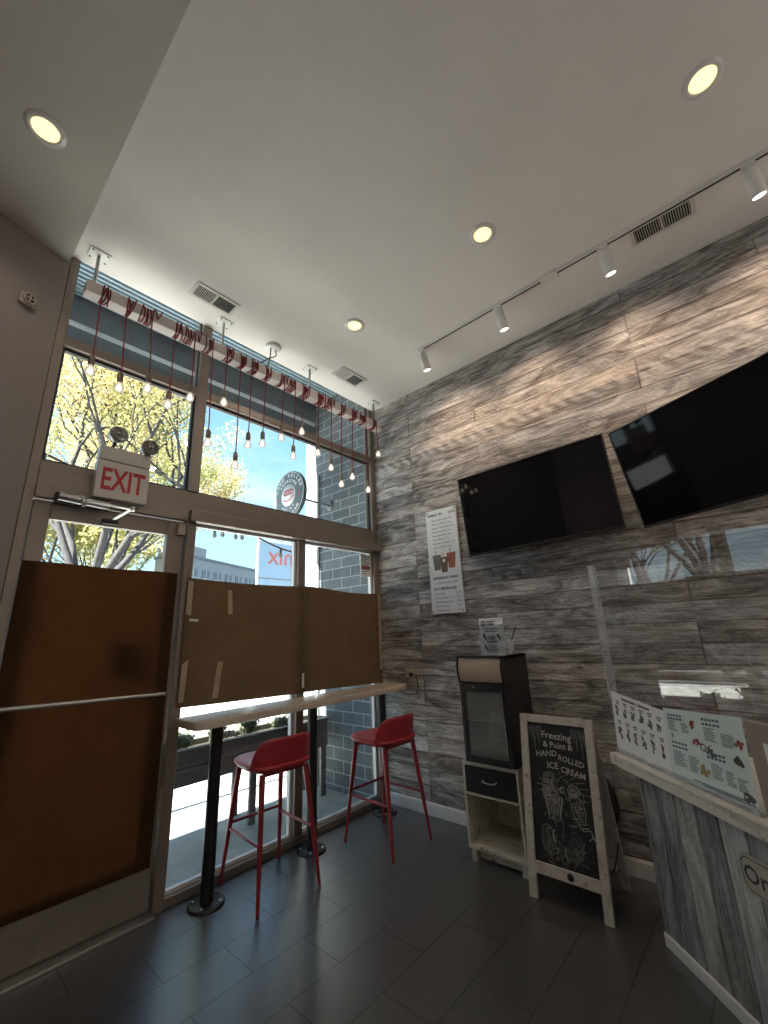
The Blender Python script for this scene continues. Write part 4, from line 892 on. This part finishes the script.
# ---- hanging beam with wrapped cords
BY, BZ = -.125, 3.405
bm_ = thing('hanging_beam', 'long white square beam hung from the ceiling in front of the window', 'beam', (-1.35, BY, BZ))
MB().box(-1.285, 1.285, -.04, .04, -.04, .04).build('beam', 'beam_paint', bm_, bevel=.003)
for i, x in enumerate((-1.246, -.43, .387, 1.225)):
    br_ = MB().tube([(x, 0, .04), (x, 0, H-BZ-.006)], .0095, 12).lathe([(.0095, 0), (.022, .0), (.022, .006), (.0095, .012)], (x, 0, .0405), (0, 0, 1), 16).build('ceiling_rod', 'satin_steel', bm_)
    MB().box(x-.055, x+.055, -.05, .05, H-BZ-.007, H-BZ-.0005).build('ceiling_plate', 'white_metal', br_, bevel=.002)
    for a in (-.04, .04):
        for b_ in (-.035, .035): MB().lathe([(.006, 0), (.004, -.004), (0, -.004)], (x+a, b_, H-BZ-.0072), (0, 0, 1), 8).build('plate_screw', 'black_metal', br_)
cp = thing('cable_canopy', 'round white ceiling cup feeding two cords to the hanging beam', 'canopy', (-1.363, -.150, H))
MB().lathe([(0, -.022), (.055, -.022), (.062, -.016), (.062, -.0004)], (0, 0, 0), (0, 0, 1), 32).build('cup', 'white_metal', cp)
MB().tube([(-.02, 0, -.022), (-.02, .005, -.10), (-.025, .02, -.17), (-.03, .022, -.2215)], .005, 8).tube([(.02, 0, -.022), (.028, -.01, -.07), (.0, -.03, -.11), (-.05, -.035, -.15), (-.10, -.01, -.20), (-.12, .02, -.2218)], .005, 8).build('feed_cords', 'black_plastic', cp)

def smooth(pts, it=2):
    for _ in range(it):
        q = [pts[0]]
        for a, b_ in zip(pts, pts[1:]): a, b_ = Vector(a), Vector(b_); q += [a.lerp(b_, .25), a.lerp(b_, .75)]
        pts = q+[pts[-1]]
    return pts
BULBS = [(-2.551, 2.828, -2.555, 3), (-2.401, 2.786, -2.42, 2), (-2.252, 2.85, -2.275, 5), (-2.126, 2.787, -2.126, 3), (-1.994, 2.894, -1.997, 4), (-1.852, 2.612, -1.868, 4), (-1.760, 2.956, -1.757, 3),
         (-1.647, 2.509, -1.647, 3), (-1.557, 2.694, -1.553, 4), (-1.439, 2.741, -1.427, 3), (-1.273, 2.846, -1.257, 2), (-1.157, 2.723, -1.146, 5), (-1.076, 2.967, -1.063, 4), (-.905, 2.829, -.899, 5),
         (-.757, 2.735, -.746, 5), (-.637, 2.613, -.623, 3), (-.501, 2.715, -.48, 4), (-.296, 2.638, -.30, 5), (-.135, 3.052, -.145, 3)]
WORDS = ['first', 'second', 'third', 'fourth', 'fifth', 'sixth', 'seventh', 'eighth', 'ninth', 'tenth', 'eleventh', 'twelfth', 'thirteenth', 'fourteenth', 'fifteenth', 'sixteenth', 'seventeenth', 'eighteenth', 'last']
rr = random.Random(21)
for i, (xb, zb, xt, loops) in enumerate(BULBS):
    y = BY-.050
    hl = {2.956: 'short', 2.967: 'short', 3.052: 'very short', 2.509: 'very long', 2.612: 'long', 2.613: 'long', 2.638: 'long'}.get(zb, 'medium')
    t = thing('pendant_bulb', f'{hl} red-corded pendant bulb, {WORDS[i]} along the hanging beam counted from the door end', 'pendant light', (xb, y, zb), 0, 'bare bulbs hanging from the beam')
    zt = BZ-zb; top = zt+.045; x0 = xt-xb
    # the hanging run
    MB().tube(smooth([(0, 0, .115), (x0*.15+.002, 0, .2), (x0*.7-.002, 0, zt*.7), (x0, .0, zt-.05), (x0, .0, zt+.02)], 2), .0042, 7).build('cord', 'red_cord', t)
    # slack wound round the beam
    mb = MB(); pts = []; q = rr.uniform(.009, .0125)*rr.choice((-1, 1)); sl = 0
    cx0 = x0
    for k in range((loops+1)*4+1):
        c4 = k % 4; g = .0062+rr.uniform(0, .003); sag = rr.uniform(0, .014) if c4 in (0, 3) else 0
        yy, zz = ((-.04-g, zt+.046), (.04+g, zt+.046), (.04+g, zt-.046-sag), (-.04-g, zt-.046-sag))[c4]
        pts.append((cx0+q*k/4*rr.uniform(.8, 1.25)+(.012*rr.uniform(-1, 1)), yy-(BY+.0)*0+.05, zz))
    mb.tube(smooth([(x0, 0, zt+.02)]+pts, 3), .0045, 6)
    if i < len(BULBS)-1 and i % 2 == 0 and i > 0:
        xn = x0+(BULBS[i+1][2]-xb-x0)*.36; mid = (x0+xn)/2
        mb.tube(smooth([(x0+.01, .0, zt+.048), (x0+.02, -.008, zt+.01), (mid, -.006, zt-.03-rr.uniform(0, .04)), (xn-.015, -.008, zt+.005), (xn, .0, zt+.048)], 3), .0042, 6)
    mb.build('wound_cord', 'red_cord', t)
    MB().lathe([(.0045, .125), (.010, .122), (.0155, .112), (.0165, .085), (.0165, .062), (.013, .058)], (0, 0, 0), (0, 0, 1), 20).build('socket', 'bulb_socket', t)
    bl = MB().lathe([(.012, .062), (.013, .052), (.020, .040), (.0255, .026), (.026, .014), (.020, .003), (.010, -.003), (0, -.004)], (0, 0, 0), (0, 0, 1), 20).build('bulb', 'bulb_glass', t)
    fl = MB()
    for k in range(5):
        a = 2*PI*k/5; a2 = 2*PI*(k+.5)/5; fl.tube([(.004*math.cos(a), .004*math.sin(a), .045), (.012*math.cos(a), .012*math.sin(a), .012), (.004*math.cos(a2), .004*math.sin(a2), .042)], .0010, 5)
    fl.build('filament', 'filament', bl)

# ================================================================== OUTSIDE
bs = thing('blade_sign', 'dark round hanging shop sign with a white centre beside the block wall outside', 'sign', (-.52, .740, 2.785), -PI/2)
MB().lathe([(0, -.02), (.257, -.02), (.262, -.015), (.262, .015), (.257, .02), (0, .02)], (0, 0, 0), (0, 1, 0), 56).build('disc', 'sign_dark', bs)
MB().lathe([(0, .0212), (.120, .0212), (.120, .02)], (0, 0, 0), (0, -1, 0), 40).lathe([(.246, .0206), (.252, .0206)], (0, 0, 0), (0, -1, 0), 56).build('white_centre', 'sign_white', bs)
mb = MB()
def arctext(mb, s, rad, size, a0, a1, y=-.0215):
    for i, c_ in enumerate(s):
        a = math.radians(a0+(a1-a0)*i/max(1, len(s)-1)); up = Vector((math.cos(a), 0, math.sin(a))); tang = Vector((math.sin(a), 0, -math.cos(a)))
        mb.text(c_, Vector((0, y, 0))+up*rad, tang, up, size, 'CENTER', bold=.002)
arctext(mb, 'HAND ROLLED', .213, .050, 160, 20); arctext(mb, 'FREEZING', .158, .043, 140, 40)
for s, rad, size, a0, a1 in (('ICE CREAM', .213, .050, 222, 318), ('POINT', .158, .043, 235, 305)):
    for i, c_ in enumerate(s):
        a = math.radians(a0+(a1-a0)*i/(len(s)-1)); up = Vector((-math.cos(a), 0, -math.sin(a))); tang = Vector((-math.sin(a), 0, math.cos(a)))
        mb.text(c_, Vector((0, -.0215, 0))-up*rad, tang, up, size, 'CENTER', bold=.002)
mb.build('lettering', 'sign_white', bs)
mb = MB()
for k in range(4):
    x = -.055+k*.036; mb.tube([(x+.02*math.cos(a), -.0222, .03+.028*math.sin(a)) for a in [j*.7 for j in range(9)]], .006, 6)
mb.tube([(-.085, -.0222, -.04), (-.04, -.0222, -.062), (.02, -.0222, -.055), (.085, -.0222, -.02)], .006, 6)
mb.lathe([(0, .0218), (.016, .0218)], (-.18, 0, -.02), (0, -1, 0), 12).lathe([(0, .0218), (.016, .0218)], (.18, 0, -.02), (0, -1, 0), 12)
mb.build('red_emblem', 'sign_red', bs)
MB().tube([(0, .02, 0), (0, .543, 0)], .010, 12).lathe([(0, .0), (.06, 0), (.06, .006), (0, .006)], (0, .5425, 0), (0, 1, 0), 20).build('wall_bracket', 'facade_dark', bs)
tag(MB().tube([(.012, .93, -.05), (.012, .93, 3.05), (.005, .93, 3.2)], .016, 10).build('downpipe', 'pipe_white'), 'thin white pipe running up the painted block wall outside', 'pipe')

pl = thing('planter', 'long weathered wooden planter box on legs outside the window', 'planter', (-1.05, .82, -.05))
def pz(a): return a+.05
MB().box(-1.0, .98, -.15, -.125, pz(.36), pz(.475)).box(-1.0, .98, -.15, -.125, pz(.48), pz(.585)).box(-1.0, .98, .125, .15, pz(.36), pz(.585)).box(-1.0, -.975, -.125, .125, pz(.36), pz(.585)).box(.955, .98, -.125, .125, pz(.36), pz(.585)).box(-.975, .955, -.125, .125, pz(.36), pz(.385)).build('box', 'planter_wood', pl, bevel=.004)
MB().box(-1.02, 1.0, -.175, -.12, pz(.586), pz(.606)).box(-1.02, 1.0, .12, .175, pz(.586), pz(.606)).box(-1.02, -.965, -.12, .12, pz(.586), pz(.606)).box(.945, 1.0, -.12, .12, pz(.586), pz(.606)).build('rim', 'planter_wood', pl, bevel=.004)
MB().box(-.97, .95, -.12, .12, pz(.40), pz(.56)).build('soil', 'soil', pl)
for lx in (-.95, .19, .93):
    for ly in (-.135, .135): MB().box(lx-.03, lx+.03, ly-.014, ly+.014, 0, pz(.36)).build('leg', 'planter_wood', pl, bevel=.003)
def plant(x, y, label, nn, hgt, spread, seed):
    rr = random.Random(seed); lf = MB(); stm = MB()
    for k in range(nn):
        a = rr.uniform(0, 6.28); l = rr.uniform(.4, 1)*spread; h = rr.uniform(.3, 1)*hgt
        o0 = Vector((rr.uniform(-.06, .06), rr.uniform(-.05, .05), 0)); p = [o0, o0+Vector((l*.4*math.cos(a), l*.25*math.sin(a), h*.7)), o0+Vector((l*math.cos(a), l*.5*math.sin(a), h-rr.uniform(0, .05)))]
        stm.tube(p, .0025, 5)
        for j in range(9):
            q = p[1].lerp(p[2], rr.uniform(-.6, 1.1)) ; d = Vector((rr.uniform(-1, 1), rr.uniform(-1, 1), rr.uniform(-.3, 1))).normalized(); s = d.orthogonal().normalized()*.013; L2 = rr.uniform(.022, .05)
            lf.add([q, q+d*L2*.5+s, q+d*L2, q+d*L2*.5-s], [(0, 1, 2, 3)])
    t = thing('leafy_plant', label, 'plant', (x, y, .5605)); stm.build('stems', 'leaf_dark', t); lf.build('leaves', 'leaf_dark', t, recalc=False)
for k, (x, lb) in enumerate(((-1.72, 'leafy plant at the door end of the planter'), (-1.42, 'leafy plant in the planter behind the first table post'), (-1.12, 'bushy plant in the middle of the planter'), (-.82, 'leafy plant in the planter seen above the nearer stool'), (-.5, 'low leafy plant in the planter near the window mullion'))):
    plant(x, .80+.02*(k % 2), lb, 44, (.17, .15, .24, .22, .12)[k], .085, 40+k)

# string lights on a swag
sl = thing('string_lights', 'dark patio string lights sagging outside behind the small window panes', 'string lights', (-.85, 1.6, 2.6))
pts = [(-1.0+.09*k, 0, .18-.35*math.sin(min(PI, .22*k))*.25-.018*k) for k in range(15)]
sw = [(-1.562, 0, .35), (-.6, 0, .05), (-.02, 0, -.05), (.1, .0, .02), (.35, 0, -.02), (.6, 0, -.12), (.9, 0, -.2), (1.3, .0, -.22), (1.862, 0, -.1)]
MB().tube(smooth(sw, 2), .011, 6).build('cable', 'wire_black', sl)
for x, z in ((-.03, -.05), (.06, -.03), (.22, -.035), (.30, -.03), (.83, -.18), (1.02, -.215)):
    lb_ = MB().lathe([(.007, .0), (.014, -.01), (.016, -.05), (.012, -.055)], (x, 0, z), (0, 0, 1), 12).build('lamp_socket', 'wire_black', sl)
    MB().lathe([(.012, -.055), (.022, -.08), (.022, -.10), (.0, -.12)], (x, 0, z), (0, 0, 1), 12).build('bulb', 'lamp_glass', lb_)
for x, y0_, lbl in ((-2.45, 1.6, 'far'), ):
    pass
tag(MB().tube([(-2.45, 1.6, -.06), (-2.45, 1.6, 2.96)], .03, 10).build('light_pole', 'wire_black'), 'thin dark pole holding the end of the patio string lights', 'pole')
tag(MB().tube([(1.05, 1.6, -.06), (1.05, 1.6, 2.52)], .03, 10).build('light_pole', 'wire_black'), 'thin dark pole behind the block wall holding the other string light end', 'pole')

bn = thing('street_banner', 'pale blue banner with red letters seen reversed outside the small panes', 'banner', (3.1, 6.0, -.06))
MB().box(-.68, .9, -.01, .01, 1.6, 3.66).build('cloth', 'banner_cloth', bn)
MB().tube([(-.71, 0, 0), (-.71, 0, 3.72)], .03, 10).tube([(.93, 0, 0), (.93, 0, 3.72)], .03, 10).tube([(-.71, 0, 3.69), (.93, 0, 3.69)], .02, 8).tube([(-.71, 0, 1.6), (.93, 0, 1.6)], .015, 8).build('pole_frame', 'pipe_white', bn)
MB().text('mix', (.02, -.0125, 3.32), (-1, 0, 0), (0, .0, 1), .62, 'CENTER', bold=.006).build('lettering', 'banner_red', bn, recalc=False)
MB().box(-.68, .9, -.013, -.0105, 2.76, 2.79).build('seam', 'facade_dark', bn)

# trees
def tree(name_label, base, seed, leafm, fork_z, height, radius, nleaf, lean=(0, 0), stems=3, leaf=.11, xmax=99.0):
    rr = random.Random(seed); wood = MB(); tips = []
    t = thing('street_tree', name_label, 'tree', base)
    def grow(p, d, L, r, depth):
        n_ = 3; pts = [p]
        for k in range(n_):
            d = (d+Vector((rr.uniform(-1, 1), rr.uniform(-1, 1), rr.uniform(-.3, .7)))*.22).normalized(); 
            if pts[-1].x > xmax: d.x = -abs(d.x)-.25; d.normalize()
            pts.append(pts[-1]+d*L/n_)
        wood.tube(pts, [r*(1-.42*i/n_) for i in range(n_+1)], 6 if depth > 1 else 4, cap=False)
        if depth <= 2: tips.extend((q_, d) for q_ in pts[1:])
        if depth == 0: tips.append((pts[-1], d)); tips.append((pts[-2], d)); return
        for k in range(rr.choice((2, 3, 3))):
            ax = Vector((rr.uniform(-1, 1), rr.uniform(-1, 1), rr.uniform(-.1, .8))).normalized()
            nd = (d*.75+ax*.75).normalized(); grow(pts[-1] if k < 2 else pts[-2], nd, L*rr.uniform(.62, .86), r*.56, depth-1)
    wood.tube([(0, 0, 0), (lean[0]*.3, lean[1]*.3, fork_z*.5), (lean[0], lean[1], fork_z)], [.19, .16, .15], 10)
    for k in range(stems):
        a = 2*PI*k/stems+rr.uniform(-.3, .3); d = Vector((math.cos(a)*.5, math.sin(a)*.5, 1)).normalized()
        grow(Vector((lean[0], lean[1], fork_z-.05)), d, (height-fork_z)*.36, .105, 4)
    wood.build('trunk', 'bark', t)
    lf = MB()
    for k in range(nleaf):
        p, d = rr.choice(tips)
        q = p+Vector((rr.gauss(0, .24), rr.gauss(0, .24), rr.gauss(0, .22)))
        dd = Vector((rr.uniform(-1, 1), rr.uniform(-1, 1), rr.uniform(-1, .5))).normalized(); s = dd.orthogonal(); s.rotate(Matrix.Rotation(rr.uniform(0, 6.28), 3, dd)); s = s.normalized()*leaf*.30; L2 = leaf*rr.uniform(.7, 1.2)
        lf.add([q, q+dd*L2*.5+s, q+dd*L2, q+dd*L2*.5-s], [(0, 1, 2, 3)])
    lf.build('foliage', leafm, t, recalc=False)
tree('yellow autumn street tree filling the tall window above the door', (-.15, 9.0, -.06), 5, 'leaf_yellow', 2.2, 10.2, 3, 46000, stems=6, leaf=.075, xmax=1.5)
tree('sparse half bare tree further off behind the near yellow tree', (2.9, 20.5, -.18), 9, 'leaf_yellow', 2.0, 12.5, 3, 26000, stems=6, leaf=.14)
tree('low leafy tree across the road behind the door glass', (6.3, 32.0, -.18), 12, 'leaf_green', 2.0, 12.0, 3, 26000, stems=6, leaf=.26)

# building across the road
ang = math.atan2(4.5, 9.5)
bd = thing('apartment_building', 'pale flat-roofed apartment building across the road', 'building', (11.6, 31.5, -.18), ang)
MB().box(0, 13, 0, 3, 0, 8.1).build('walls', 'facade', bd)
MB().box(-.1, 13.1, -.1, 3.1, 8.1, 8.3).build('parapet', 'facade_dark', bd); MB().box(.0, 2.4, .0, 2.8, 8.3, 9.1).build('roof_block', 'facade', bd)
for fl_ in range(3):
    for k in range(8):
        x = .5+k*1.55; z = 1.0+fl_*2.45
        wd_ = MB().box(x, x+.95, -.04, .0, z, z+1.35).build('window', 'facade_dark', bd)
        MB().box(x+.45, x+.50, -.06, -.04, z, z+1.35).box(x, x+.95, -.06, -.04, z+.62, z+.67).box(x-.06, x+1.01, -.08, -.0405, z-.08, z).build('window_bars', 'sign_white', wd_)
